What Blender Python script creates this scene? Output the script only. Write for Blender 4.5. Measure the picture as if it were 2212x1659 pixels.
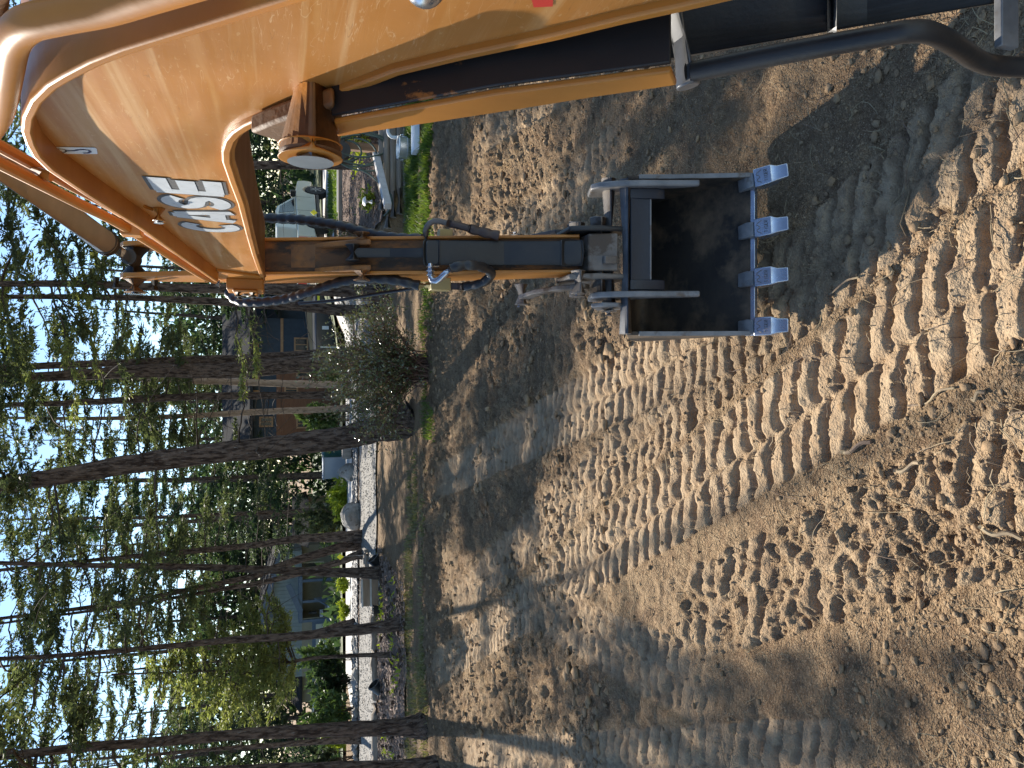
import bpy, bmesh, math, random
import numpy as np
from mathutils import Vector, Matrix

for o in list(bpy.data.objects):
    bpy.data.objects.remove(o)
SC = bpy.context.scene
COL = SC.collection
R = math.radians

# ------------------------------------------------------------------ camera, sky, sun, exposure
FPX = 1620.0            # focal length in pixels of a 2212 x 1659 copy of the photo
PITCH = R(17.3)
CH = 2.1                # eye height in the cab
SP, CP = math.sin(PITCH), math.cos(PITCH)
FWD = Vector((0, CP, -SP)); UPV = Vector((0, SP, CP)); RGT = Vector((1, 0, 0))
CAMP = Vector((0, 0, CH))
cam_d = bpy.data.cameras.new('camera')
cam = bpy.data.objects.new('camera', cam_d); COL.objects.link(cam)
m = Matrix.Identity(4)
for i in range(3):
    m[i][0] = -UPV[i]; m[i][1] = RGT[i]; m[i][2] = -FWD[i]; m[i][3] = CAMP[i]
cam.matrix_world = m                       # the phone was held upright: world up is image left
cam_d.sensor_fit = 'HORIZONTAL'; cam_d.sensor_width = 36
cam_d.lens = 36 * FPX / 2212
cam_d.clip_start = 0.05; cam_d.clip_end = 3000
SC.camera = cam

SUN_AZ, SUN_EL = R(19), R(36)              # degrees left of straight ahead, and height
SUND = Vector((-math.sin(SUN_AZ) * math.cos(SUN_EL), math.cos(SUN_AZ) * math.cos(SUN_EL), math.sin(SUN_EL)))
W = bpy.data.worlds.new('World'); SC.world = W; W.use_nodes = True
nt = W.node_tree; nt.nodes.clear()
sky = nt.nodes.new('ShaderNodeTexSky'); sky.sky_type = 'NISHITA'; sky.sun_disc = False
sky.sun_elevation = SUN_EL; sky.sun_rotation = -SUN_AZ
sky.air_density = 1.0; sky.dust_density = 0.0; sky.ozone_density = 2.8
bg = nt.nodes.new('ShaderNodeBackground'); bg.inputs['Strength'].default_value = 0.10
out = nt.nodes.new('ShaderNodeOutputWorld')
nt.links.new(sky.outputs[0], bg.inputs[0]); nt.links.new(bg.outputs[0], out.inputs[0])
sd = bpy.data.lights.new('sun', 'SUN'); sd.energy = 5.0; sd.angle = R(0.55); sd.color = (1, 0.93, 0.82)
so = bpy.data.objects.new('sun', sd); COL.objects.link(so)
so.rotation_euler = SUND.to_track_quat('Z', 'Y').to_euler(); so.location = (-8, 20, 25)
SC.render.engine = 'CYCLES'
SC.cycles.max_bounces = 6; SC.cycles.diffuse_bounces = 3; SC.cycles.glossy_bounces = 3; SC.cycles.transmission_bounces = 3
SC.view_settings.view_transform = 'Standard'; SC.view_settings.look = 'None'
SC.view_settings.exposure = 1.12; SC.view_settings.gamma = 1
SC.view_settings.use_curve_mapping = False

# ------------------------------------------------------------------ helpers: noise, terrain, pixel to place
def _h(ix, iy, s):
    n = (ix.astype(np.int64) * 374761393 + iy.astype(np.int64) * 668265263 + s * 982451653) & 0xffffffff
    n = ((n ^ (n >> 13)) * 1274126177) & 0xffffffff
    n = n ^ (n >> 16)
    return (n & 0xffff) / 65535.0
def vnoise(x, y, s=0):
    x = np.asarray(x, float); y = np.asarray(y, float)
    ix = np.floor(x); iy = np.floor(y); fx = x - ix; fy = y - iy
    fx = fx * fx * (3 - 2 * fx); fy = fy * fy * (3 - 2 * fy)
    a = _h(ix, iy, s); b = _h(ix + 1, iy, s); c = _h(ix, iy + 1, s); d = _h(ix + 1, iy + 1, s)
    return (a * (1 - fx) + b * fx) * (1 - fy) + (c * (1 - fx) + d * fx) * fy
def fbm(x, y, o=4, s=0, g=0.5):
    t = 0; a = 1; n = 0
    for k in range(o):
        t = t + a * vnoise(x * 2 ** k + 17.3 * k, y * 2 ** k - 9.1 * k, s + k); n += a; a *= g
    return t / n
def sst(a, b, x):
    t = np.clip((np.asarray(x, float) - a) / (b - a), 0, 1); return t * t * (3 - 2 * t)
def tz(X, Y):
    """large shape of the land: falls a little to the left beyond the drive, a terrace on the right"""
    X = np.asarray(X, float); Y = np.asarray(Y, float)
    c0 = -1.0 + 3.0 * sst(20, 30, Y)
    wl = 1 - sst(0, 4.0, X - c0)
    wr = sst(1.6, 2.7, X)
    z = -(0.03 * np.clip(Y - 16, 0, 13) + 0.065 * np.clip(Y - 29, 0, 25)) * wl
    z = z + 0.33 * wr * sst(12.62, 12.72 + 1.2 * (1 - sst(2.5, 2.8, X)), Y)
    return z
def ray(x, y):
    return FWD + RGT * ((829.5 - y) / FPX) + UPV * ((1106 - x) / FPX)
def G(x, y, dz=0.0):
    """where the sight line through pixel x, y meets the land"""
    d = ray(x, y); t0 = 0.5
    t = 0.5
    while t < 400:
        p = CAMP + d * t
        if p.z < float(tz(p.x, p.y)) + dz: break
        t0 = t; t *= 1.01
    for k in range(30):
        mm = (t0 + t) / 2; p = CAMP + d * mm
        if p.z < float(tz(p.x, p.y)) + dz: t = mm
        else: t0 = mm
    return CAMP + d * t
def PX(x, y, X):
    d = ray(x, y); return CAMP + d * (X / d.x)
def PY(x, y, Y):
    d = ray(x, y); return CAMP + d * (Y / d.y)
def PZ(x, y, Z):
    d = ray(x, y); return CAMP + d * ((Z - CH) / d.z)
def pxw(w, Y):                             # width in metres of w pixels at ground distance Y
    return w * (Y * CP + 0.4) / FPX

# ------------------------------------------------------------------ helpers: materials
def _n(nt, t, **k):
    n = nt.nodes.new(t)
    for a, b in k.items():
        if a in ('op',): n.operation = b
        else: setattr(n, a, b)
    return n
def mat(name, col, col2=None, rough=0.7, metal=0.0, scale=8.0, stretch=(1, 1, 1), detail=6, bump=0.0, bscale=40.0, bdist=0.01,
        spec=0.5, col3=None, scale3=2.0, thr3=0.55, coat=0.0, lo=0.35, hi=0.65, trans=0.0, rvar=0.0, soft3=0.08):
    m = bpy.data.materials.new(name); m.use_nodes = True
    nt = m.node_tree; nt.nodes.clear(); L = nt.links.new
    out = _n(nt, 'ShaderNodeOutputMaterial'); b = _n(nt, 'ShaderNodeBsdfPrincipled')
    b.inputs['Roughness'].default_value = rough; b.inputs['Metallic'].default_value = metal
    b.inputs['Specular IOR Level'].default_value = spec; b.inputs['Coat Weight'].default_value = coat
    b.inputs['Base Color'].default_value = (*col, 1)
    tc = _n(nt, 'ShaderNodeTexCoord'); mp = _n(nt, 'ShaderNodeMapping'); mp.inputs['Scale'].default_value = stretch
    L(tc.outputs['Object'], mp.inputs['Vector'])
    cur = None
    if col2 is not None:
        n = _n(nt, 'ShaderNodeTexNoise'); n.inputs['Scale'].default_value = scale; n.inputs['Detail'].default_value = detail
        n.inputs['Roughness'].default_value = 0.6
        L(mp.outputs[0], n.inputs['Vector'])
        mr = _n(nt, 'ShaderNodeMapRange'); mr.inputs[1].default_value = lo; mr.inputs[2].default_value = hi
        L(n.outputs['Fac'], mr.inputs[0])
        mx = _n(nt, 'ShaderNodeMix', data_type='RGBA'); mx.inputs[6].default_value = (*col, 1); mx.inputs[7].default_value = (*col2, 1)
        L(mr.outputs[0], mx.inputs[0]); cur = mx.outputs[2]
        if rvar:
            mr2 = _n(nt, 'ShaderNodeMapRange'); mr2.inputs[1].default_value = 0.3; mr2.inputs[2].default_value = 0.7
            mr2.inputs[3].default_value = max(0.02, rough - rvar); mr2.inputs[4].default_value = min(1, rough + rvar)
            L(n.outputs['Fac'], mr2.inputs[0]); L(mr2.outputs[0], b.inputs['Roughness'])
    if col3 is not None:
        n3 = _n(nt, 'ShaderNodeTexNoise'); n3.inputs['Scale'].default_value = scale3; n3.inputs['Detail'].default_value = 8
        n3.inputs['Roughness'].default_value = 0.65
        L(mp.outputs[0], n3.inputs['Vector'])
        mr = _n(nt, 'ShaderNodeMapRange'); mr.inputs[1].default_value = thr3; mr.inputs[2].default_value = thr3 + soft3
        L(n3.outputs['Fac'], mr.inputs[0])
        mx = _n(nt, 'ShaderNodeMix', data_type='RGBA'); mx.inputs[7].default_value = (*col3, 1)
        if cur is not None: L(cur, mx.inputs[6])
        else: mx.inputs[6].default_value = (*col, 1)
        L(mr.outputs[0], mx.inputs[0]); cur = mx.outputs[2]
    if cur is not None: L(cur, b.inputs['Base Color'])
    if bump:
        nb = _n(nt, 'ShaderNodeTexNoise'); nb.inputs['Scale'].default_value = bscale; nb.inputs['Detail'].default_value = 5
        L(mp.outputs[0], nb.inputs['Vector'])
        bp = _n(nt, 'ShaderNodeBump'); bp.inputs['Strength'].default_value = bump; bp.inputs['Distance'].default_value = bdist
        L(nb.outputs['Fac'], bp.inputs['Height']); L(bp.outputs[0], b.inputs['Normal'])
    sh = b.outputs[0]
    if trans:
        tr = _n(nt, 'ShaderNodeBsdfTranslucent')
        if cur is not None:
            br = _n(nt, 'ShaderNodeMix', data_type='RGBA'); br.blend_type = 'MULTIPLY'; br.inputs[0].default_value = 1
            br.inputs[7].default_value = (1.0, 1.0, 0.6, 1); L(cur, br.inputs[6]); L(br.outputs[2], tr.inputs[0])
        else: tr.inputs[0].default_value = (*col, 1)
        ms = _n(nt, 'ShaderNodeMixShader'); ms.inputs[0].default_value = trans
        L(b.outputs[0], ms.inputs[1]); L(tr.outputs[0], ms.inputs[2]); sh = ms.outputs[0]
    L(sh, out.inputs[0])
    return m
MT = {}
def mk(name, *a, **k):
    MT[name] = mat(name, *a, **k); return MT[name]

# ------------------------------------------------------------------ helpers: meshes and tagging
def frame(d, up=Vector((0, 0, 1))):
    d = Vector(d).normalized()
    if abs(d.dot(up)) > 0.97: up = Vector((1, 0, 0))
    a = d.cross(up).normalized(); b = a.cross(d).normalized()
    return a, b
class MB:
    def __init__(s): s.v = []; s.f = []
    def add(s, vs, fs):
        o = len(s.v); s.v += [tuple(v) for v in vs]; s.f += [tuple(i + o for i in f) for f in fs]; return s
    def box(s, c, sz, rz=0.0, M=None):
        x, y, z = (q / 2 for q in sz)
        vs = [Vector((i * x, j * y, k * z)) for k in (-1, 1) for j in (-1, 1) for i in (-1, 1)]
        if M is not None: vs = [M @ v for v in vs]
        elif rz:
            q = Matrix.Rotation(rz, 3, 'Z'); vs = [q @ v for v in vs]
        c = Vector(c)
        return s.add([v + c for v in vs], [(0, 2, 3, 1), (4, 5, 7, 6), (0, 1, 5, 4), (2, 6, 7, 3), (0, 4, 6, 2), (1, 3, 7, 5)])
    def beam(s, p, q, w, h, up=Vector((0, 0, 1))):
        p, q = Vector(p), Vector(q); a, b = frame(q - p, up)
        vs = [e + a * (i * w / 2) + b * (j * h / 2) for e in (p, q) for i, j in ((-1, -1), (1, -1), (1, 1), (-1, 1))]
        return s.add(vs, [(0, 1, 2, 3), (7, 6, 5, 4), (0, 4, 5, 1), (1, 5, 6, 2), (2, 6, 7, 3), (3, 7, 4, 0)])
    def tube(s, path, rad, n=10, cap=True, jit=0.0, rng=None, ell=1.0):
        path = [Vector(p) for p in path]
        if not hasattr(rad, '__len__'): rad = [rad] * len(path)
        vs = []; a = None
        for i, p in enumerate(path):
            d = path[min(i + 1, len(path) - 1)] - path[max(i - 1, 0)]
            if a is None: a, b = frame(d)
            else:
                d.normalize(); a = (a - d * a.dot(d)).normalized(); b = d.cross(a)
            for k in range(n):
                t = 2 * math.pi * k / n; r = rad[i]
                if jit: r *= 1 + jit * (rng.random() - 0.5)
                vs.append(p + a * (r * math.cos(t)) + b * (r * ell * math.sin(t)))
        fs = []
        for i in range(len(path) - 1):
            for k in range(n):
                k2 = (k + 1) % n
                fs.append((i * n + k, i * n + k2, (i + 1) * n + k2, (i + 1) * n + k))
        if cap:
            fs.append(tuple(range(n - 1, -1, -1))); o = (len(path) - 1) * n; fs.append(tuple(o + k for k in range(n)))
        return s.add(vs, fs)
    def cyl(s, p, q, r, n=20, r2=None):
        return s.tube([p, q], [r, r if r2 is None else r2], n)
    def prism(s, prof, x0, x1):
        """closed outline of (y, z) points pushed along X"""
        n = len(prof)
        vs = [(x0, y, z) for y, z in prof] + [(x1, y, z) for y, z in prof]
        fs = [tuple(range(n)), tuple(range(2 * n - 1, n - 1, -1))]
        for i in range(n):
            j = (i + 1) % n; fs.append((i, n + i, n + j, j))
        return s.add(vs, fs)
    def strip(s, line, x0, x1, th, side=1):
        """a plate of thickness th that follows a line of (y, z) points, from x0 to x1"""
        L = [Vector((0, y, z)) for y, z in line]; vs = []
        for i, p in enumerate(L):
            d = (L[min(i + 1, len(L) - 1)] - L[max(i - 1, 0)]).normalized()
            nn = Vector((0, -d.z, d.y)) * side
            q = p + nn * th
            vs += [(x0, p.y, p.z), (x1, p.y, p.z), (x1, q.y, q.z), (x0, q.y, q.z)]
        fs = []
        for i in range(len(L) - 1):
            o = i * 4
            for k in range(4):
                k2 = (k + 1) % 4; fs.append((o + k, o + k2, o + 4 + k2, o + 4 + k))
        e = (len(L) - 1) * 4
        fs += [(3, 2, 1, 0), (e, e + 1, e + 2, e + 3)]
        return s.add(vs, fs)
    def sheet(s, pts):
        return s.add(pts, [tuple(range(len(pts)))])
    def ball(s, c, r, n=10, mm=7, sq=(1, 1, 1), jit=0, rng=None):
        vs = []; c = Vector(c)
        for i in range(1, mm):
            for k in range(n):
                t = math.pi * i / mm; p = 2 * math.pi * k / n
                q = 1 + (jit * (rng.random() - 0.5) if jit else 0)
                vs.append(c + Vector((r * q * sq[0] * math.sin(t) * math.cos(p), r * q * sq[1] * math.sin(t) * math.sin(p), r * q * sq[2] * math.cos(t))))
        vs += [c + Vector((0, 0, r * sq[2])), c - Vector((0, 0, r * sq[2]))]
        T, B = len(vs) - 2, len(vs) - 1; fs = []
        for i in range(mm - 2):
            for k in range(n):
                k2 = (k + 1) % n; fs.append((i * n + k, (i + 1) * n + k, (i + 1) * n + k2, i * n + k2))
        for k in range(n):
            k2 = (k + 1) % n; fs.append((T, k, k2)); fs.append((B, (mm - 2) * n + k2, (mm - 2) * n + k))
        return s.add(vs, fs)
    def build(s, name, m, parent=None, smooth=True, bevel=0.0, ang=35, fix=True):
        me = bpy.data.meshes.new(name); me.from_pydata(s.v, [], s.f)
        if fix:
            bm = bmesh.new(); bm.from_mesh(me); bmesh.ops.recalc_face_normals(bm, faces=bm.faces); bm.to_mesh(me); bm.free()
        return finish(me, name, m, parent, smooth, bevel, ang)
def finish(me, name, m, parent=None, smooth=True, bevel=0.0, ang=35):
    me.materials.append(MT[m] if isinstance(m, str) else m)
    if smooth:
        me.polygons.foreach_set('use_smooth', np.ones(len(me.polygons), bool))
        me.set_sharp_from_angle(angle=R(ang))
    o = bpy.data.objects.new(name, me); COL.objects.link(o)
    if parent is not None: adopt(o, parent)
    if bevel:
        b = o.modifiers.new('bevel', 'BEVEL'); b.width = bevel; b.segments = 2; b.limit_method = 'ANGLE'; b.angle_limit = R(40)
    return o
def wpos(o):
    p = Vector((0, 0, 0))
    while o is not None:
        p += o.location; o = o.parent
    return p
def adopt(o, parent):
    """children are drawn in world coordinates; their parents only ever have a location"""
    o.parent = parent; o.location = -wpos(parent)
    return o
def npmesh(name, V, F, m, parent=None, smooth=False, attrs=None):
    """V (n,3), F (k,3) or (k,4) arrays"""
    me = bpy.data.meshes.new(name); V = np.asarray(V, np.float32); F = np.asarray(F, np.int32)
    me.vertices.add(len(V)); me.vertices.foreach_set('co', V.ravel())
    k = F.shape[1]
    me.loops.add(F.size); me.loops.foreach_set('vertex_index', F.ravel())
    me.polygons.add(len(F)); me.polygons.foreach_set('loop_start', np.arange(0, F.size, k, dtype=np.int32))
    if smooth: me.polygons.foreach_set('use_smooth', np.ones(len(F), bool))
    me.update(calc_edges=True)
    for an, av in (attrs or {}).items():
        a = me.attributes.new(an, 'FLOAT', 'POINT'); a.data.foreach_set('value', np.asarray(av, np.float32))
    me.materials.append(MT[m] if isinstance(m, str) else m)
    o = bpy.data.objects.new(name, me); COL.objects.link(o)
    if parent is not None: adopt(o, parent)
    return o
def thing(name, loc, label, cat, group=None):
    o = bpy.data.objects.new(name, None); COL.objects.link(o); o.location = Vector(loc); o.empty_display_size = 0.1
    return tag(o, label, cat, group)
def tag(o, label=None, cat=None, group=None, kind=None):
    if label: o['label'] = label
    if cat: o['category'] = cat
    if group: o['group'] = group
    if kind: o['kind'] = kind
    return o
def smooth_path(pts, n=6):
    """Catmull-Rom through the points"""
    P = [Vector(p) for p in pts]; P = [P[0] * 2 - P[1]] + P + [P[-1] * 2 - P[-2]]; o = []
    for i in range(1, len(P) - 2):
        a, b, c, d = P[i - 1:i + 3]
        for k in range(n):
            t = k / n
            o.append(0.5 * ((2 * b) + (c - a) * t + (2 * a - 5 * b + 4 * c - d) * t * t + (3 * b - a - 3 * c + d) * t ** 3))
    o.append(P[-2]); return o
# ------------------------------------------------------------------ materials
mk('bark', (0.045, 0.032, 0.026), (0.165, 0.125, 0.10), rough=0.95, scale=9, stretch=(2.4, 2.4, 0.62), bump=1.0, bscale=11, bdist=0.12, spec=0.1, col3=(0.25, 0.23, 0.205), scale3=14, thr3=0.60, lo=0.40, hi=0.58)
mk('bark_pale', (0.20, 0.145, 0.10), (0.34, 0.26, 0.19), rough=0.9, scale=7, stretch=(2, 2, 0.7), bump=0.7, bscale=20, bdist=0.03, spec=0.2, col3=(0.11, 0.08, 0.06), scale3=6, thr3=0.58)
mk('twig', (0.05, 0.038, 0.03), (0.10, 0.08, 0.065), rough=0.9, scale=20, spec=0.2)
def needles(n, a, b, c):
    mk(n, a, b, rough=0.55, scale=1.1, detail=8, trans=0.58, spec=0.3, col3=c, scale3=5.0, thr3=0.56, lo=0.38, hi=0.62)
needles('needles', (0.062, 0.086, 0.05), (0.118, 0.145, 0.07), (0.185, 0.20, 0.095))
needles('needles_blue', (0.048, 0.075, 0.056), (0.082, 0.112, 0.075), (0.13, 0.155, 0.085))
needles('needles_bright', (0.17, 0.205, 0.075), (0.28, 0.31, 0.115), (0.38, 0.39, 0.17))
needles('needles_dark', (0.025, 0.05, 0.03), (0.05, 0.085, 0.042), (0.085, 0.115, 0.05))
mk('leaf_gloss', (0.08, 0.10, 0.045), (0.16, 0.165, 0.08), rough=0.2, scale=9, trans=0.2, spec=0.7, col3=(0.14, 0.10, 0.06), scale3=6, thr3=0.6)
mk('stem_red', (0.09, 0.045, 0.032), (0.15, 0.08, 0.055), rough=0.8, scale=15)
mk('leaf_lime', (0.24, 0.33, 0.03), (0.36, 0.40, 0.04), rough=0.5, scale=9, trans=0.4)
mk('leaf_garden', (0.05, 0.10, 0.03), (0.12, 0.18, 0.05), rough=0.5, scale=5, trans=0.35)
mk('grass', (0.07, 0.13, 0.02), (0.17, 0.24, 0.035), rough=0.5, scale=3.5, trans=0.45, col3=(0.26, 0.25, 0.10), scale3=7, thr3=0.6)
mk('grass_dry', (0.16, 0.17, 0.06), (0.26, 0.24, 0.11), rough=0.6, scale=3, trans=0.35, col3=(0.30, 0.26, 0.16), scale3=5, thr3=0.52)
mk('straw', (0.36, 0.28, 0.16), (0.24, 0.17, 0.10), rough=0.8, scale=6, col3=(0.16, 0.105, 0.07), scale3=3, thr3=0.5)
mk('lawn_soil', (0.07, 0.09, 0.03), (0.12, 0.13, 0.05), rough=0.9, scale=6, bump=0.6, bscale=30, bdist=0.03)
mk('bed_mulch', (0.27, 0.205, 0.17), (0.20, 0.15, 0.12), rough=0.95, scale=9, bump=1, bscale=40, bdist=0.03, spec=0.2, col3=(0.12, 0.085, 0.065), scale3=13, thr3=0.58)
mk('mulch', (0.13, 0.088, 0.062), (0.21, 0.15, 0.115), rough=0.95, scale=9, bump=1, bscale=34, bdist=0.05, spec=0.2, col3=(0.075, 0.05, 0.04), scale3=13, thr3=0.56)
mk('gravel', (0.22, 0.208, 0.19), (0.31, 0.295, 0.27), rough=0.95, scale=5, bump=0.9, bscale=45, bdist=0.03, spec=0.2, col3=(0.20, 0.165, 0.13), scale3=1.1, thr3=0.56, soft3=0.2)
mk('pebble', (0.07, 0.07, 0.07), (0.24, 0.235, 0.225), rough=0.7, scale=4.5, detail=2, lo=0.4, hi=0.6, col3=(0.26, 0.19, 0.15), scale3=6, thr3=0.56)
mk('concrete', (0.42, 0.40, 0.37), (0.54, 0.52, 0.48), rough=0.9, scale=2.5, bump=0.3, bscale=60, spec=0.2)
mk('rock', (0.20, 0.19, 0.17), (0.37, 0.355, 0.33), rough=0.9, scale=4, bump=0.9, bscale=9, bdist=0.08, spec=0.2, col3=(0.12, 0.105, 0.09), scale3=7, thr3=0.58)
mk('stump_wood', (0.22, 0.19, 0.16), (0.36, 0.32, 0.28), rough=0.9, scale=6, stretch=(3, 3, 0.6), bump=0.8, bscale=18, bdist=0.03)
mk('log_grey', (0.17, 0.14, 0.11), (0.29, 0.25, 0.205), rough=0.9, scale=5, stretch=(0.35, 4, 4), bump=0.6, bscale=22, bdist=0.012, spec=0.2, col3=(0.09, 0.07, 0.055), scale3=2.5, thr3=0.6)
mk('log_end', (0.36, 0.28, 0.19), (0.24, 0.18, 0.13), rough=0.9, scale=25)
mk('board', (0.25, 0.17, 0.11), (0.36, 0.26, 0.18), rough=0.85, scale=5, stretch=(0.5, 4, 4), bump=0.3, bscale=30)
mk('board_pale', (0.50, 0.47, 0.42), (0.60, 0.57, 0.52), rough=0.8, scale=8)
mk('post_wood', (0.20, 0.115, 0.065), (0.29, 0.175, 0.105), rough=0.85, scale=5, stretch=(4, 4, 0.4), bump=0.3, bscale=30)
mk('cone', (0.045, 0.028, 0.018), (0.09, 0.055, 0.035), rough=0.9, scale=60)
mk('galv', (0.46, 0.50, 0.54), (0.60, 0.63, 0.66), rough=0.35, metal=0.7, scale=9, detail=3, bump=0.1)
mk('gutter', (0.62, 0.66, 0.70), (0.70, 0.73, 0.76), rough=0.35, scale=3)
mk('plank_grey', (0.40, 0.39, 0.38), (0.50, 0.49, 0.47), rough=0.8, scale=4, stretch=(0.4, 3, 3))
mk('hose_green', (0.035, 0.06, 0.045), (0.06, 0.09, 0.07), rough=0.35, scale=4)
mk('black_plastic', (0.012, 0.012, 0.013), (0.025, 0.025, 0.026), rough=0.45, scale=10)
mk('white_paint', (0.72, 0.72, 0.70), (0.80, 0.80, 0.78), rough=0.4, scale=5)
mk('yellow_flag', (0.80, 0.72, 0.02), (0.86, 0.80, 0.05), rough=0.5, scale=5)
# houses
mk('siding_navy', (0.022, 0.036, 0.055), (0.032, 0.05, 0.074), rough=0.7, scale=4)
mk('siding_rust', (0.16, 0.065, 0.03), (0.21, 0.09, 0.042), rough=0.75, scale=4, stretch=(0.4, 1, 3))
mk('trim_wood', (0.30, 0.16, 0.075), (0.38, 0.21, 0.10), rough=0.6, scale=6)
mk('beam_wood', (0.30, 0.21, 0.12), (0.40, 0.29, 0.17), rough=0.7, scale=4, stretch=(0.4, 3, 3))
mk('roof_shingle', (0.03, 0.03, 0.031), (0.05, 0.049, 0.048), rough=1.0, spec=0.05, scale=12, bump=0.5, bscale=20)
mk('siding_tan', (0.25, 0.225, 0.155), (0.30, 0.27, 0.19), rough=0.8, scale=3)
mk('siding_sage', (0.21, 0.25, 0.24), (0.26, 0.30, 0.285), rough=0.8, scale=3)
mk('trim_blue', (0.085, 0.115, 0.155), (0.11, 0.145, 0.19), rough=0.6, scale=4)
mk('glass', (0.012, 0.016, 0.02), (0.03, 0.04, 0.045), rough=0.12, scale=1.5, spec=0.35)
mk('cream', (0.52, 0.49, 0.36), (0.58, 0.55, 0.42), rough=0.6, scale=4)
mk('cabinet_blue', (0.27, 0.33, 0.40), (0.31, 0.37, 0.44), rough=0.5, scale=3)
mk('bin_teal', (0.015, 0.09, 0.085), (0.02, 0.11, 0.10), rough=0.5, scale=3)
mk('ink', (0.02, 0.02, 0.022), rough=0.6)
mk('ink_blue', (0.03, 0.04, 0.11), rough=0.6)
# vehicles
mk('car_white', (0.46, 0.47, 0.40), (0.50, 0.51, 0.44), rough=0.3, scale=2, coat=0.3)
mk('tyre', (0.018, 0.018, 0.018), (0.04, 0.037, 0.034), rough=0.9, scale=20)
mk('rim', (0.55, 0.56, 0.58), rough=0.3, metal=0.9)
mk('chrome', (0.82, 0.83, 0.85), rough=0.12, metal=1.0)
mk('trailer_black', (0.008, 0.012, 0.022), (0.014, 0.02, 0.034), rough=0.3, scale=3, coat=0.4)
mk('tape_red', (0.5, 0.03, 0.02), rough=0.4); mk('tape_white', (0.75, 0.75, 0.75), rough=0.4)
mk('label_white', (0.78, 0.80, 0.80), (0.70, 0.72, 0.72), rough=0.45, scale=30)
mk('decal_red', (0.62, 0.05, 0.035), rough=0.45)
# machine
mk('paint', (0.52, 0.215, 0.038), (0.42, 0.16, 0.026), rough=0.42, scale=3, stretch=(1, 1.6, 1), spec=0.45, col3=(0.20, 0.085, 0.03), scale3=11, thr3=0.68, bump=0.04, bscale=30, rvar=0.08)
mk('paint_dirty', (0.40, 0.16, 0.03), (0.17, 0.085, 0.035), rough=0.65, scale=5, lo=0.32, hi=0.55, col3=(0.05, 0.037, 0.026), scale3=5.5, thr3=0.5, bump=0.25, bscale=60, soft3=0.14)
mk('paint_caked', (0.25, 0.10, 0.024), (0.10, 0.052, 0.024), rough=0.75, scale=6, stretch=(2, 1, 0.8), lo=0.36, hi=0.52, col3=(0.03, 0.023, 0.018), scale3=6.5, thr3=0.47, bump=0.3, bscale=60, soft3=0.12)
mk('paint_worn', (0.013, 0.012, 0.012), (0.022, 0.02, 0.019), rough=0.55, scale=9, col3=(0.30, 0.125, 0.03), scale3=7, thr3=0.585, stretch=(1, 0.6, 0.6), soft3=0.03)
mk('steel_black', (0.018, 0.019, 0.021), (0.035, 0.034, 0.033), rough=0.48, scale=9, spec=0.5, bump=0.06, bscale=120, rvar=0.1, col3=(0.08, 0.065, 0.05), scale3=9, thr3=0.68)
mk('steel_grey', (0.14, 0.142, 0.148), (0.25, 0.248, 0.245), rough=0.5, metal=0.25, scale=14, rvar=0.12, col3=(0.13, 0.105, 0.085), scale3=8, thr3=0.58)
mk('steel_bright', (0.62, 0.64, 0.68), (0.48, 0.49, 0.52), rough=0.25, metal=0.9, scale=18, rvar=0.1)
mk('steel_dirty', (0.15, 0.135, 0.12), (0.24, 0.21, 0.18), rough=0.65, metal=0.3, scale=10, col3=(0.10, 0.075, 0.055), scale3=7, thr3=0.52, bump=0.2, bscale=50)
mk('barrel_grey', (0.27, 0.28, 0.295), (0.35, 0.36, 0.375), rough=0.3, metal=0.0, scale=10)
mk('bucket_paint', (0.010, 0.014, 0.024), (0.020, 0.025, 0.038), rough=0.5, scale=7, spec=0.55, rvar=0.1, col3=(0.075, 0.055, 0.038), scale3=5.5, thr3=0.60, bump=0.1, bscale=70, soft3=0.15)
mk('bucket_inside', (0.022, 0.020, 0.019), (0.045, 0.037, 0.030), rough=0.75, scale=5, spec=0.35, col3=(0.15, 0.105, 0.068), scale3=4.5, thr3=0.47, bump=0.2, bscale=60, soft3=0.2)
mk('edge_steel', (0.50, 0.53, 0.60), (0.40, 0.42, 0.48), rough=0.28, metal=0.85, scale=15, rvar=0.08, bump=0.05, bscale=150)
mk('hose_black', (0.014, 0.014, 0.016), (0.03, 0.029, 0.03), rough=0.42, scale=20)
mk('hose_brown', (0.05, 0.033, 0.028), (0.075, 0.05, 0.042), rough=0.5, scale=20)
mk('brass', (0.42, 0.34, 0.16), (0.34, 0.29, 0.15), rough=0.5, metal=0.4, scale=12)
mk('decal_silver', (0.52, 0.55, 0.57), (0.60, 0.63, 0.65), rough=0.4, scale=40, col3=(0.40, 0.42, 0.43), scale3=60, thr3=0.60)
mk('decal_dark', (0.07, 0.068, 0.068), (0.11, 0.10, 0.095), rough=0.5, scale=60)

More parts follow.
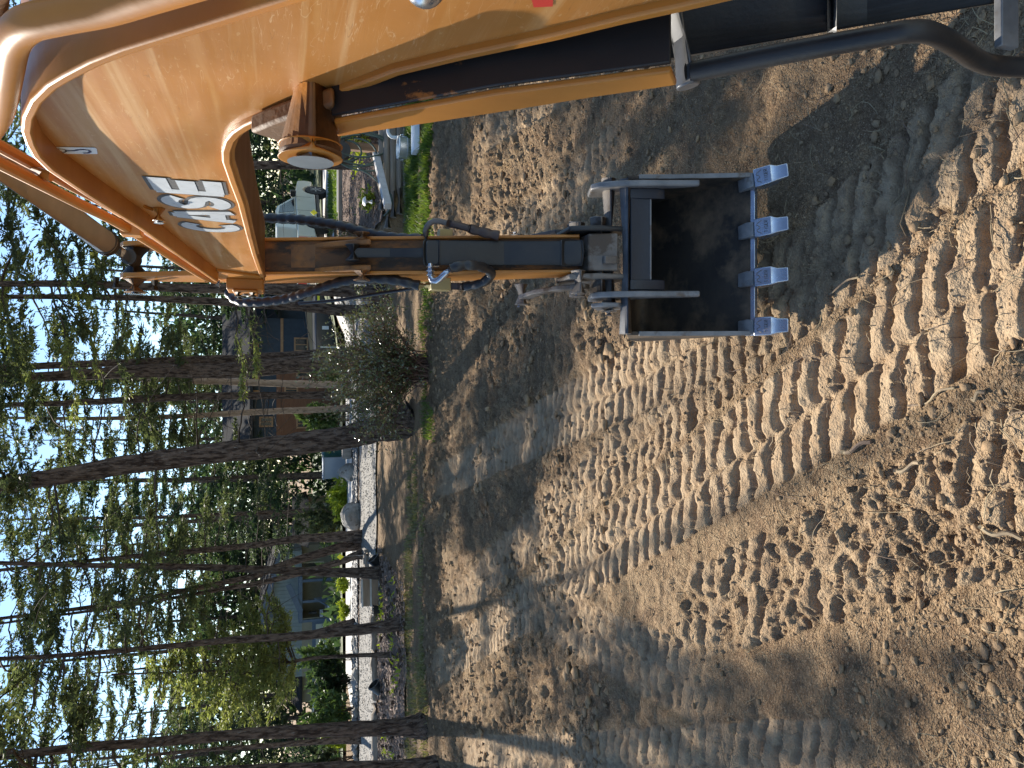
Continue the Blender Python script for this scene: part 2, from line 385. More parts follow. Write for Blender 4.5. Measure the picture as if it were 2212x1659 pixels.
# boom side plate: worn paint with long rub marks and fine scratches
def boom_mat():
    m = bpy.data.materials.new('paint_scratched'); m.use_nodes = True
    nt = m.node_tree; nt.nodes.clear(); L = nt.links.new
    out = _n(nt, 'ShaderNodeOutputMaterial'); b = _n(nt, 'ShaderNodeBsdfPrincipled'); L(b.outputs[0], out.inputs[0])
    tc = _n(nt, 'ShaderNodeTexCoord')
    def noise(rot, sc, scale, det=5, w=0.0):
        mp = _n(nt, 'ShaderNodeMapping'); mp.inputs['Rotation'].default_value = (R(rot), 0, 0); mp.inputs['Scale'].default_value = sc
        L(tc.outputs['Object'], mp.inputs[0])
        n = _n(nt, 'ShaderNodeTexNoise'); n.inputs['Scale'].default_value = scale; n.inputs['Detail'].default_value = det
        n.inputs['Distortion'].default_value = w; L(mp.outputs[0], n.inputs['Vector']); return n.outputs['Fac']
    def rng(f, a, bb, lo=0.0, hi=1.0):
        r = _n(nt, 'ShaderNodeMapRange'); r.inputs[1].default_value = a; r.inputs[2].default_value = bb
        r.inputs[3].default_value = lo; r.inputs[4].default_value = hi; L(f, r.inputs[0]); return r.outputs[0]
    def mix(f, a, c):
        mx = _n(nt, 'ShaderNodeMix', data_type='RGBA'); L(f, mx.inputs[0])
        if isinstance(a, tuple): mx.inputs[6].default_value = (*a, 1)
        else: L(a, mx.inputs[6])
        mx.inputs[7].default_value = (*c, 1); return mx.outputs[2]
    def mul(a, c):
        q = _n(nt, 'ShaderNodeMath', op='MULTIPLY'); L(a, q.inputs[0])
        if isinstance(c, float): q.inputs[1].default_value = c
        else: L(c, q.inputs[1])
        return q.outputs[0]
    base = mix(rng(noise(0, (1, 1, 1), 4), 0.35, 0.65), (0.50, 0.215, 0.05), (0.44, 0.18, 0.038))
    base = mix(mul(rng(noise(-20, (1, 0.5, 5), 5, 6, 0.6), 0.52, 0.75), 0.55), base, (0.60, 0.33, 0.12))      # dusty rubs
    base = mix(mul(rng(noise(38, (1, 0.22, 11), 4, 6, 0.3), 0.58, 0.72), 0.55), base, (0.66, 0.42, 0.20))
    base = mix(mul(rng(noise(62, (1, 0.16, 7), 3.0, 5, 0.3), 0.60, 0.70), 0.5), base, (0.68, 0.44, 0.22))
    base = mix(mul(rng(noise(5, (1, 1, 2.2), 48, 3), 0.66, 0.70), 0.35), base, (0.64, 0.42, 0.20))                # chips
    def scratch(rot, seed, th):
        mp = _n(nt, 'ShaderNodeMapping'); mp.inputs['Rotation'].default_value = (R(rot), 0, 0); mp.inputs['Scale'].default_value = (1, 0.9, 9)
        mp.inputs['Location'].default_value = (seed, seed * 1.7, seed * 0.6); L(tc.outputs['Object'], mp.inputs[0])
        n = _n(nt, 'ShaderNodeTexNoise'); n.inputs['Scale'].default_value = 3.5; n.inputs['Detail'].default_value = 3
        n.inputs['Distortion'].default_value = 1.2; L(mp.outputs[0], n.inputs['Vector'])
        q = _n(nt, 'ShaderNodeMath', op='SUBTRACT'); L(n.outputs['Fac'], q.inputs[0]); q.inputs[1].default_value = 0.5
        a = _n(nt, 'ShaderNodeMath', op='ABSOLUTE'); L(q.outputs[0], a.inputs[0])
        line = rng(a.outputs[0], 0.0, th, 1.0, 0.0)
        return mul(line, rng(noise(rot + 60, (1, 1, 1), 5 + seed), 0.50, 0.62))
    base = mix(mul(scratch(25, 1.3, 0.006), 0.65), base, (0.70, 0.48, 0.26))
    base = mix(mul(scratch(-35, 4.1, 0.005), 0.6), base, (0.68, 0.45, 0.23))
    base = mix(mul(scratch(55, 11.2, 0.004), 0.6), base, (0.70, 0.48, 0.27))
    base = mix(mul(scratch(-70, 15.3, 0.004), 0.6), base, (0.68, 0.45, 0.24))
    base = mix(mul(scratch(80, 7.7, 0.005), 0.5), base, (0.25, 0.10, 0.03))
    L(base, b.inputs['Base Color'])
    L(rng(noise(-20, (1, 0.5, 4), 6), 0.3, 0.7, 0.30, 0.50), b.inputs['Roughness'])
    b.inputs['Specular IOR Level'].default_value = 0.5
    bp = _n(nt, 'ShaderNodeBump'); bp.inputs['Strength'].default_value = 0.05; bp.inputs['Distance'].default_value = 0.01
    L(noise(0, (1, 1, 1), 25), bp.inputs['Height']); L(bp.outputs[0], b.inputs['Normal'])
    MT['paint_scratched'] = m
boom_mat()

# bare soil: dry tan crumbs, darker damp patches; pressed prints are smoother
def soil_mat():
    m = bpy.data.materials.new('soil'); m.use_nodes = True
    nt = m.node_tree; nt.nodes.clear(); L = nt.links.new
    out = _n(nt, 'ShaderNodeOutputMaterial'); b = _n(nt, 'ShaderNodeBsdfPrincipled'); L(b.outputs[0], out.inputs[0])
    b.inputs['Roughness'].default_value = 0.95; b.inputs['Specular IOR Level'].default_value = 0.15
    tc = _n(nt, 'ShaderNodeTexCoord')
    def noise(scale, det=6, rough=0.6):
        n = _n(nt, 'ShaderNodeTexNoise'); n.inputs['Scale'].default_value = scale; n.inputs['Detail'].default_value = det
        n.inputs['Roughness'].default_value = rough; L(tc.outputs['Object'], n.inputs['Vector']); return n.outputs['Fac']
    def rng(f, a, bb, lo=0.0, hi=1.0):
        r = _n(nt, 'ShaderNodeMapRange'); r.inputs[1].default_value = a; r.inputs[2].default_value = bb
        r.inputs[3].default_value = lo; r.inputs[4].default_value = hi; L(f, r.inputs[0]); return r.outputs[0]
    def mix(f, a, c):
        mx = _n(nt, 'ShaderNodeMix', data_type='RGBA')
        if isinstance(f, float): mx.inputs[0].default_value = f
        else: L(f, mx.inputs[0])
        for s, q in ((6, a), (7, c)):
            if isinstance(q, tuple): mx.inputs[s].default_value = (*q, 1)
            else: L(q, mx.inputs[s])
        return mx.outputs[2]
    at = _n(nt, 'ShaderNodeAttribute'); at.attribute_name = 'press'
    base = mix(rng(noise(1.3, 3), 0.38, 0.66), (0.345, 0.240, 0.138), (0.26, 0.170, 0.096))
    base = mix(rng(noise(6, 5, 0.7), 0.50, 0.64), base, (0.215, 0.138, 0.08))
    base = mix(rng(noise(38, 3), 0.50, 0.66), base, (0.205, 0.130, 0.072))
    base = mix(rng(noise(120, 1), 0.60, 0.70), base, (0.42, 0.31, 0.19))
    pr = mix(rng(noise(9, 4), 0.4, 0.65), (0.385, 0.285, 0.18), (0.30, 0.205, 0.122))
    base = mix(at.outputs['Fac'], base, pr)
    L(base, b.inputs['Base Color'])
    # crumbs
    inv = rng(noise(95, 2, 0.6), 0.42, 0.60, 0.0, 0.75)
    ad = _n(nt, 'ShaderNodeMath', op='ADD'); L(inv, ad.inputs[0]); L(noise(55, 3, 0.7), ad.inputs[1])
    bp = _n(nt, 'ShaderNodeBump'); bp.inputs['Distance'].default_value = 0.013
    L(rng(at.outputs['Fac'], 0.0, 1.0, 1.0, 0.42), bp.inputs['Strength'])
    L(ad.outputs[0], bp.inputs['Height']); L(bp.outputs[0], b.inputs['Normal'])
    MT['soil'] = m
soil_mat()
mk('clod', (0.335, 0.235, 0.138), (0.25, 0.165, 0.095), rough=0.95, scale=5, bump=0.8, bscale=130, bdist=0.006, spec=0.15)

# ------------------------------------------------------------------ the ground, with the prints of the machine's tracks
# (x0, y0, x1, y1, width, depth, ridge, pitch, brokenness) : centre lines on the ground in metres
def _line(ya, xa, slope, yb): return xa, ya, xa + slope * (yb - ya), yb
TRK = [
    (*_line(1.2, -0.05, -0.505, 4.1), 0.46, 0.010, 0.030, 0.118, 0.85, 9),     # scattered plates left of the clean edge
    (*_line(1.4, 0.50, -0.505, 10.6), 0.44, 0.028, 0.036, 0.118, 0.14, 1),     # along the clean left edge
    (*_line(1.4, 1.02, -0.490, 9.6), 0.42, 0.022, 0.034, 0.112, 0.40, 2),      # its neighbour on the right
    (*_line(2.4, 0.46, -0.236, 10.4), 0.45, 0.026, 0.032, 0.112, 0.14, 3),     # the one that runs up under the bucket
    (*_line(2.2, -1.42, -0.462, 9.0), 0.40, 0.015, 0.024, 0.112, 0.20, 4),     # far left
    (*_line(3.2, -1.55, -0.12, 6.4), 0.42, 0.012, 0.020, 0.11, 0.45, 5),
    (*_line(4.2, 1.50, -0.05, 8.5), 0.42, 0.020, 0.028, 0.12, 0.45, 6),
    (*_line(3.4, 2.1, 0.12, 8.2), 0.42, 0.015, 0.026, 0.12, 0.55, 7),
    (*_line(4.8, -3.0, -0.55, 11.0), 0.42, 0.015, 0.03, 0.125, 0.45, 8),
]
def soil_height(X, Y):
    X = np.asarray(X, float); Y = np.asarray(Y, float)
    dirt = 1 - sst(10.6, 12.2, Y + 0.5 * (fbm(X * 0.8, Y * 0.8, 3, 70) - 0.5))
    z = (fbm(X * 0.7, Y * 0.7, 3, 1) - 0.5) * 0.11
    rough = sst(0.35, 0.65, fbm(X * 0.55 + 4, Y * 0.55, 2, 40))
    # churned crumbs and lumps
    lum = (fbm(X * 5, Y * 5, 5, 11, 0.62) - 0.5) * (0.036 + 0.034 * rough)
    r1 = 1 - np.abs(2 * fbm(X * 3.2, Y * 9, 4, 21, 0.6) - 1)          # cross furrows, long in X
    r2 = 1 - np.abs(2 * fbm(X * 5.5 + 3, Y * 13, 4, 27, 0.65) - 1)
    far = sst(2.8, 5.5, Y)
    fur = ((r1 - 0.7) * 0.13 * (0.5 + 0.7 * rough) + (r2 - 0.7) * 0.09 * sst(4.0, 6.5, Y)) * far
    lum = lum + fur
    press = np.zeros_like(z)
    zt = np.zeros_like(z)
    for (x0, y0, x1, y1, w, dep, rid, pit, brk, sd_) in TRK:
        dx, dy = x1 - x0, y1 - y0; L = math.hypot(dx, dy); ux, uy = dx / L, dy / L
        s = (X - x0) * ux + (Y - y0) * uy; t = (X - x0) * uy - (Y - y0) * ux
        t = t + 0.05 * (fbm(s * 0.6, s * 0 + sd_, 2, 90 + sd_) - 0.5)
        s2 = s + 0.05 * (fbm(X * 3, Y * 3, 2, 60 + sd_) - 0.5) + 0.055 * (1 - 0.7 * sst(2.5, 5.0, Y)) * (fbm(X * 11, Y * 11, 4, 64 + sd_, 0.6) - 0.5) 
        en = sst(0, 0.4, s) * (1 - sst(L - 0.8, L, s))
        ins = (1 - sst(w / 2 - 0.010, w / 2 + 0.010, np.abs(t) + 0.03 * (fbm(X * 9, Y * 9, 3, 71 + sd_) - 0.5))) * en
        half = (t > 0.0)
        ph = ((Y - y0) + (s2 - s) + 0.10 * (X - x0) + 0.16 * np.abs(t) ** 1.2) / pit + 0.5 * half      # the bars were dragged square to the machine
        f = ph - np.floor(ph)
        bar = sst(0.0, 0.10, f) * (1 - sst(0.66, 0.80, f))              # steep-faced lugs
        bar = bar * (0.85 + 0.3 * (fbm(X * 7, Y * 7, 2, 33 + sd_) - 0.5))
        bi = np.floor(ph) + 1000 * half                                  # each bar breaks up on its own
        bh = _h(bi, bi * 0 + sd_, 5)
        keep = 1 - (0.12 * (1 - sst(3, 5, Y)) + brk) * sst(0.40, 0.60, fbm(X * 6 + 9, Y * 6, 4, 130 + sd_, 0.6)) * (0.45 + bh)
        keep = np.clip(keep, 0.05, 1.2)
        mid = 1 - 0.55 * np.exp(-(t / 0.03) ** 2)
        edge = 0.014 * np.exp(-((np.abs(t) - w / 2 - 0.04) / 0.045) ** 2) * en * (0.4 + 1.2 * fbm(X * 8, Y * 8, 3, 140 + sd_))
        h = -dep + (rid + dep * 0.6) * bar * keep * mid + 0.012 * (bh - 0.5)
        zt = zt * (1 - ins) + h * ins + edge
        cov = ins * (0.35 + 0.65 * keep)
        lum = lum * (1 - ins * (0.88 - 0.5 * brk)) + ins * (fbm(X * 14, Y * 14, 4, 150 + sd_, 0.65) - 0.5) * (0.020 + 0.05 * brk + 0.05 * np.clip(1 - keep, 0, 1))
        press = np.maximum(press * (1 - ins), cov * (1 - 0.5 * brk))
    fine = (fbm(X * 30, Y * 30, 3, 210, 0.7) - 0.5) * 0.020 * (1 - 0.75 * press)
    z = z + (zt + lum + fine)
    return z * dirt + (1 - dirt) * (fbm(X * 2, Y * 2, 3, 77) - 0.5) * 0.05, press * dirt
def gz(X, Y):
    h, p = soil_height(np.array([X]), np.array([Y])); return float(h[0] + tz(X, Y))

ys = [-60, -30, -14, -7, -3.5, -1.6, -0.6, 0.1, 0.5]
y = 0.75
while y < 13.2: ys.append(y); y *= 1.0041
while y < 900: ys.append(y); y *= 1.07
ss = list(np.linspace(-0.60, 0.60, 570)); e = []; d = 0.004; s_ = 0.60
while s_ < 30: d *= 1.35; s_ += d; e.append(s_)
ss = np.array([-q for q in reversed(e)] + ss + e); ys = np.array(ys)
YY, S2 = np.meshgrid(ys, ss, indexing='ij'); XX = S2 * (np.maximum(YY, 0.75) + 1.0)
hh, pp = soil_height(XX, YY)
inside = (np.abs(S2) < 1.2)
hh = np.where(inside, hh, 0)
ZZ = tz(XX, YY) + hh * (1 - sst(14, 20, YY))
nr, nc = XX.shape
V = np.stack([XX.ravel(), YY.ravel(), ZZ.ravel()], 1)
ii = (np.arange(nr - 1)[:, None] * nc + np.arange(nc - 1)[None, :]).ravel()
F = np.stack([ii, ii + 1, ii + nc + 1, ii + nc], 1)
ground = npmesh('ground', V, F, 'soil', smooth=True, attrs={'press': pp.ravel()})
tag(ground, kind='structure')

def land_sheet(name, m, outline, lift=0.02, step=0.35, bumpy=0.0, seed=0):
    """a sheet that follows the land inside an outline of (x, y)"""
    xs = [p[0] for p in outline]; yy = [p[1] for p in outline]
    bm = bmesh.new(); vs = [bm.verts.new((p[0], p[1], 0)) for p in outline]; bm.faces.new(vs)
    bmesh.ops.triangulate(bm, faces=bm.faces)
    for ax, a, b in ((0, min(xs), max(xs)), (1, min(yy), max(yy))):
        q = a + step
        while q < b:
            no = (1, 0, 0) if ax == 0 else (0, 1, 0); co = (q, 0, 0) if ax == 0 else (0, q, 0)
            bmesh.ops.bisect_plane(bm, geom=bm.verts[:] + bm.edges[:] + bm.faces[:], plane_co=co, plane_no=no); q += step
    X = np.array([v.co.x for v in bm.verts]); Y = np.array([v.co.y for v in bm.verts])
    Z = tz(X, Y) + lift + bumpy * (fbm(X * 2.5, Y * 2.5, 4, seed) - 0.5)
    for v, z in zip(bm.verts, Z): v.co.z = z
    bmesh.ops.recalc_face_normals(bm, faces=bm.faces)
    me = bpy.data.meshes.new(name); bm.to_mesh(me); bm.free()
    o = finish(me, name, m); tag(o, kind='structure'); return o
def wob(x0, x1, y, n, a, sd_):
    return [(x0 + (x1 - x0) * i / n, y + a * (random.Random(sd_ * 100 + i).random() - 0.5)) for i in range(n + 1)]
land_sheet('planting_bed', 'bed_mulch', wob(-12, -4.4, 12.7, 18, 0.5, 1) + [(-4.0, 13.3), (-3.7, 14.1), (-3.6, 15.0), (-3.8, 15.8)] + list(reversed(wob(-12, -4.2, 16.4, 12, 0.4, 2))), 0.03, 0.3, 0.05, 3)
land_sheet('gravel_drive', 'gravel', wob(-16, 3.5, 17.0, 24, 0.5, 4) + list(reversed(wob(-16, 3.5, 22.2, 24, 0.4, 5))), 0.035, 0.5, 0.04, 6)
land_sheet('cobble_bed', 'mulch', wob(-10, 4, 22.25, 14, 0.2, 7) + list(reversed(wob(-10, 4, 24.8, 14, 0.2, 8))), 0.045, 0.5, 0.03, 9)
land_sheet('street', 'concrete', [(-11, 24.9), (5, 24.9), (5, 29.2), (-11, 29.2)], 0.05, 0.8)
land_sheet('mulch_bank', 'mulch', wob(2.85, 12, 12.95, 8, 0.05, 10) + list(reversed(wob(3.2, 12, 21.9, 12, 0.5, 11))), 0.06, 0.4, 0.12, 12)
land_sheet('lawn', 'lawn_soil', wob(5.02, 22, 22.3, 8, 0.1, 13) + list(reversed(wob(5.02, 22, 27.4, 8, 0.1, 14))), 0.05, 0.6, 0.05, 15)
land_sheet('pavement', 'concrete', [(5.1, 27.45), (30, 27.45), (30, 34), (5.1, 34)], 0.06, 1.2)

land_sheet('forest_floor', 'lawn_soil', [(-60, 31), (4.9, 31), (4.9, 34.3), (60, 34.3), (60, 95), (-60, 95)], 0.14, 2.5, 0.15, 16)
# ------------------------------------------------------------------ the excavator: boom, arm and bucket in front of the cab
def PD(x, y, z): return CAMP + ray(x, y) * z
def yz(pts, X): return [(p.y, p.z) for p in (PX(x, y, X) for x, y in pts)]
EX = thing('excavator', (0.57, 0.7, 0.0), 'orange excavator boom, arm and black bucket reaching over the churned soil', 'excavator')
BX0, BX1 = 0.46, 0.68
low = [(572, 596), (556, 545), (545, 500), (530, 433), (513, 383), (500, 340), (500, 318), (508, 295), (522, 279), (545, 264), (583, 247), (633, 227), (737, 197), (864, 147),
       (1004, 113), (1204, 70), (1354, 33), (1474, 7), (1800, -70), (2100, -130)]
upp = [(472, 584), (433, 553), (400, 527), (313, 457), (200, 377), (120, 316), (92, 285), (78, 255), (70, 225), (74, 193), (92, 155), (125, 120), (160, 97), (215, 66), (283, 37), (393, 0), (600, -70), (950, -190)]
lowp, uppp = yz(low, BX0), yz(upp, BX0)
boom = MB().prism(lowp + list(reversed(uppp)), BX0, BX1).build('boom', 'paint_scratched', EX, ang=30)
MB().strip(lowp, BX0 - 0.012, BX1 + 0.012, 0.018, -1).build('lower_flange', 'paint', boom, bevel=0.004)
MB().strip(uppp, BX0 - 0.048, BX1 + 0.048, 0.016, -1).build('upper_flange', 'paint', boom, bevel=0.004)
# welded edge beads
MB().tube([(BX0, a, b) for a, b in lowp], 0.007, 6).build('weld_bead', 'paint', boom)
# end block that carries the arm pin
PIN = Vector((0.57, 3.45, 2.235))
tip = [(lowp[0][0] - 0.03, lowp[0][1]), (lowp[0][0] + 0.10, lowp[0][1] + 0.0), (3.56, 2.20), (3.57, 2.27), (3.50, 2.34), (3.36, 2.355), (uppp[0][0] - 0.05, uppp[0][1] + 0.005)]
MB().prism(tip, BX0 - 0.012, 0.487).build('pin_plate', 'paint', boom, bevel=0.006)
MB().prism(tip, 0.655, BX1 + 0.012).build('pin_plate', 'paint', boom, bevel=0.006)
b_ = MB().box((0.425, 3.45, 2.235), (0.05, 0.15, 0.15)); b_.box((0.396, 3.45, 2.235), (0.012, 0.17, 0.10))
bo = b_.build('pin_boss', 'paint', boom, bevel=0.008)
for dy, dz in ((-0.055, -0.03), (0.055, -0.03), (-0.055, 0.03), (0.055, 0.03)):
    MB().cyl((0.391, 3.45 + dy, 2.235 + dz), (0.372, 3.45 + dy, 2.235 + dz), 0.017, 6).build('bolt', 'steel_black', boom)
MB().cyl((0.391, 3.45, 2.235), (0.384, 3.45, 2.235), 0.02, 16).build('pin_cap', 'steel_grey', boom)
MB().cyl((0.43, 3.44, 2.34), (0.43, 3.44, 2.375), 0.018, 6).build('bolt', 'steel_black', boom)

# hydraulic pipes that follow the top of the boom
pp1 = [(-30, 338), (0, 353), (167, 438), (267, 489), (380, 561), (440, 598), (464, 607)]
for X, rr in ((0.435, 0.013), (0.475, 0.013)):
    MB().tube(smooth_path([PX(x, y, 0.435) + Vector((X - 0.435, 0, 0.012 if X > 0.45 else 0)) for x, y in pp1], 5), rr, 10).build('hydraulic_pipe', 'paint', EX)
q = PX(285, 497, 0.435)
MB().box((0.455, q.y, q.z), (0.075, 0.05, 0.055)).build('pipe_clamp', 'paint', EX, bevel=0.004)
pp2 = [(-60, 330), (-12, 262), (4, 215), (14, 150), (26, 88), (60, 52), (130, 34), (230, 14), (330, -16), (480, -62)]
MB().tube(smooth_path([PX(x, y, 0.425) for x, y in pp2], 5), 0.021, 14).build('hydraulic_pipe', 'paint', EX)
MB().tube(smooth_path([PX(x, y, 0.425) + Vector((0.06, 0.0, 0.02)) for x, y in pp2], 5), 0.019, 12).build('hydraulic_pipe', 'paint_dirty', EX)
q = PX(112, 380, 0.45); MB().cyl(q, q + Vector((0.03, 0.02, 0.11)), 0.013, 10).build('pipe_support', 'paint', EX)

# arm cylinder along the top of the boom
ATOP = Vector((0.57, 3.85, 2.735))
A0, A1 = Vector((0.57, 1.55, 2.80)), Vector((0.57, 3.36, 2.765))
ac = MB().cyl(A0, A1, 0.047, 24).build('arm_cylinder', 'barrel_grey', EX, bevel=0.004)
MB().cyl(A1 - Vector((0, 0.03, 0)), A1 + Vector((0, 0.035, 0)), 0.052, 24).build('gland', 'steel_black', ac, bevel=0.004)
MB().cyl(A1, ATOP, 0.025, 18).build('rod', 'chrome', ac)
e_ = MB().cyl(ATOP - Vector((0.06, 0, 0)), ATOP + Vector((0.06, 0, 0)), 0.062, 24); e_.cyl(ATOP - Vector((0, 0.14, -0.005)), ATOP - Vector((0, 0.03, 0)), 0.036, 18)
e_.build('rod_eye', 'steel_black', ac, bevel=0.004)

# arm
AX0, AX1 = 0.487, 0.653
front = [(3.055, 0.84), (3.20, 1.235), (3.37, 1.70), (3.54, 2.16), (3.66, 2.44)]
back = [(3.86, 2.44), (3.84, 2.20), (3.70, 1.80), (3.47, 1.30), (3.30, 1.0), (3.17, 0.80)]
arm = MB().prism(front + back, AX0, AX1).build('arm', 'paint', EX, bevel=0.006)
# flanges of the front plate, then dirt-caked inner face
MB().strip([(a - 0.004, b) for a, b in front], AX0 + 0.016, AX1 - 0.016, 0.003, 1).build('front_plate', 'paint_caked', arm)
for X in (AX0, AX1 - 0.013):
    MB().strip([(a - 0.002, b) for a, b in front], X, X + 0.013, 0.018, 1).build('plate_edge', 'paint', arm, bevel=0.003)
for X0, X1 in ((AX0, AX0 + 0.022), (AX1 - 0.022, AX1)):
    MB().prism([(3.60, 2.40), (3.74, 2.68), (3.79, 2.775), (3.85, 2.80), (3.91, 2.77), (3.92, 2.70), (3.87, 2.42)], X0, X1).build('ear_plate', 'paint', arm, bevel=0.004)
bs = MB().cyl((0.425, ATOP.y, ATOP.z), (AX0, ATOP.y, ATOP.z), 0.05, 24).build('pin_boss', 'paint_dirty', arm, bevel=0.005)
MB().cyl((0.417, ATOP.y, ATOP.z), (0.427, ATOP.y, ATOP.z), 0.033, 20).build('pin_cap', 'steel_bright', arm)
for dy, dz in ((-0.03, 0.075), (0.02, -0.08)):
    MB().cyl((0.44, ATOP.y + dy, ATOP.z + dz), (0.49, ATOP.y + dy, ATOP.z + dz), 0.017, 6).build('bolt', 'steel_black', arm)
# bracket of the bucket cylinder on the front face of the arm
def fy(z):   # y of the front face at height z
    return float(np.interp(z, [p[1] for p in front], [p[0] for p in front]))
for X in (0.507, 0.618):
    MB().prism([(fy(1.98) + 0.01, 1.98), (fy(1.72) + 0.01, 1.72), (fy(1.72) - 0.085, 1.715), (fy(1.79) - 0.085, 1.79)], X - 0.012, X + 0.012).build('cylinder_ear', 'paint_dirty', arm, bevel=0.006)
for x0, x1 in ((0.455, 0.497), (0.63, 0.665)):
    bq = MB().cyl((x0, fy(1.75) - 0.045, 1.75), (x1, fy(1.75) - 0.045, 1.75), 0.040, 22).build('pin_boss', 'paint_dirty', arm, bevel=0.004)
    MB().cyl((x0 - 0.003, fy(1.75) - 0.045, 1.75), (x0 + 0.003, fy(1.75) - 0.045, 1.75), 0.026, 18).build('pin_cap', 'steel_dirty', arm)
MB().strip([(fy(2.05) - 0.008, 2.05), (fy(2.00) - 0.008, 2.00), (fy(1.94) - 0.008, 1.94)], 0.515, 0.625, 0.014, 1).build('cover_plate', 'paint_dirty', arm, bevel=0.006)
# bucket cylinder
C0, C1, C2 = PX(762, 546, 0.57), PX(922, 546, 0.57), PX(1255, 547, 0.57)
bc = MB().cyl(C1, C2, 0.053, 28).build('bucket_cylinder', 'steel_black', EX, bevel=0.005)
dC = (C2 - C1).normalized()
MB().cyl(C1 - dC * 0.012, C1 + dC * 0.06, 0.056, 28).build('end_cap', 'steel_black', bc, bevel=0.004)
MB().cyl(C2 - dC * 0.09, C2 + dC * 0.006, 0.057, 28).build('gland', 'steel_black', bc, bevel=0.004)
MB().cyl(C0, C1, 0.021, 16).build('feed_tube', 'steel_black', bc)
MB().cyl((0.535, C0.y, C0.z), (0.605, C0.y, C0.z), 0.034, 20).build('base_eye', 'steel_black', bc, bevel=0.004)
BP = Vector((0.57, 2.985, 0.67))
MB().cyl(C2, BP + Vector((0.0, 0.06, 0.03)), 0.024, 18).build('rod', 'chrome', bc)
MB().cyl(C2 + Vector((0.05, 0.03, -0.0)), BP + Vector((0.05, 0.12, 0.05)), 0.008, 10).build('rod_tube', 'chrome', bc)
q = PX(1110, 549, 0.57); 
MB().box(PX(936, 574, 0.516), (0.012, 0.03, 0.05)).build('port_block', 'steel_bright', bc, bevel=0.004)
# hoses
def hose(pts, r, m, wrap=True, name='hydraulic_hose', n=12, pitch=0.055):
    path = smooth_path([PD(*p) for p in pts], 14)
    # equal steps along the path so that the spiral wrap shows as rings
    d = [0.0]
    for a, b in zip(path, path[1:]): d.append(d[-1] + (b - a).length)
    st = 0.011 if wrap else 0.02; k = max(4, int(d[-1] / st)); P = []; rad = []
    for i in range(k + 1):
        t = d[-1] * i / k
        j = min(len(d) - 2, max(0, int(np.searchsorted(d, t)) - 1)); u = (t - d[j]) / max(1e-6, d[j + 1] - d[j])
        P.append(path[j].lerp(path[j + 1], min(1, max(0, u))))
        ph = (t / pitch) % 1
        rad.append(r * (1.0 if not wrap else (0.90 + 0.13 * min(1, 4 * ph) if ph < 0.80 else 0.86)))
    return MB().tube(P, rad, n).build(name, m, EX, ang=60)
hose([(492, 630, 3.75), (510, 648, 3.7), (543, 653, 3.65), (613, 647, 3.58), (662, 633, 3.5), (732, 611, 3.42), (791, 602, 3.38), (851, 605, 3.36), (906, 617, 3.36)], 0.0235, 'hose_black')
hose([(555, 470, 3.65), (600, 472, 3.65), (652, 475, 3.6), (732, 487, 3.55), (811, 507, 3.5), (871, 515, 3.45), (912, 516, 3.42)], 0.0245, 'hose_black')
hose([(640, 656, 3.72), (732, 648, 3.6), (820, 634, 3.5), (900, 622, 3.42)], 0.008, 'hose_black', wrap=False)
hose([(1000, 619, 3.33), (1012, 618, 3.32), (1040, 612, 3.28), (1061, 595, 3.24), (1053, 582, 3.2), (1029, 574, 3.16), (1003, 573, 3.15), (973, 580, 3.15)], 0.021, 'hose_black')
hose([(972, 582, 3.15), (958, 595, 3.16), (945, 606, 3.18), (934, 606, 3.19), (930, 594, 3.2), (930, 572, 3.22)], 0.0135, 'steel_bright', wrap=False, name='hose_fitting')
f_ = MB()
for yy, h in ((590, 0.024), (580, 0.020)):
    p = PD(930, yy, 3.2); f_.cyl(p - Vector((0.010, 0, 0)), p + Vector((0.010, 0, 0)), h, 6)
f_.build('fitting_nut', 'steel_bright', EX, bevel=0.002)
for (x0, y0, x1, y1, z, dp) in ((927, 601, 972, 628, 3.37, 0.07), (946, 497, 976, 519, 3.42, 0.06)):
    p, q2 = PD(x0, y0, z), PD(x1, y1, z); c = (p + q2) / 2
    vb = MB().box(c, (abs(p.x - q2.x), dp, abs(p.z - q2.z))).build('valve_block', 'brass', EX, bevel=0.003)
p, q2 = PD(903, 617, 3.36), PD(930, 616, 3.37)
MB().cyl(p, q2, 0.017, 6).build('hose_fitting', 'brass', EX, bevel=0.002)
p, q2 = PD(972, 618, 3.37), PD(1004, 619, 3.33)
MB().cyl(p, q2, 0.016, 12).build('hose_fitting', 'hose_brown', EX, bevel=0.002)
hose([(921, 519, 3.3), (919, 500, 3.28), (926, 484, 3.26), (942, 477, 3.25), (966, 482, 3.24)], 0.0125, 'steel_dirty', wrap=False, name='hose_fitting')
hose([(966, 482, 3.24), (990, 487, 3.24), (1015, 494, 3.24)], 0.016, 'hose_brown', wrap=False)
hose([(1012, 493, 3.24), (1045, 502, 3.24), (1078, 509, 3.24)], 0.021, 'hose_brown')

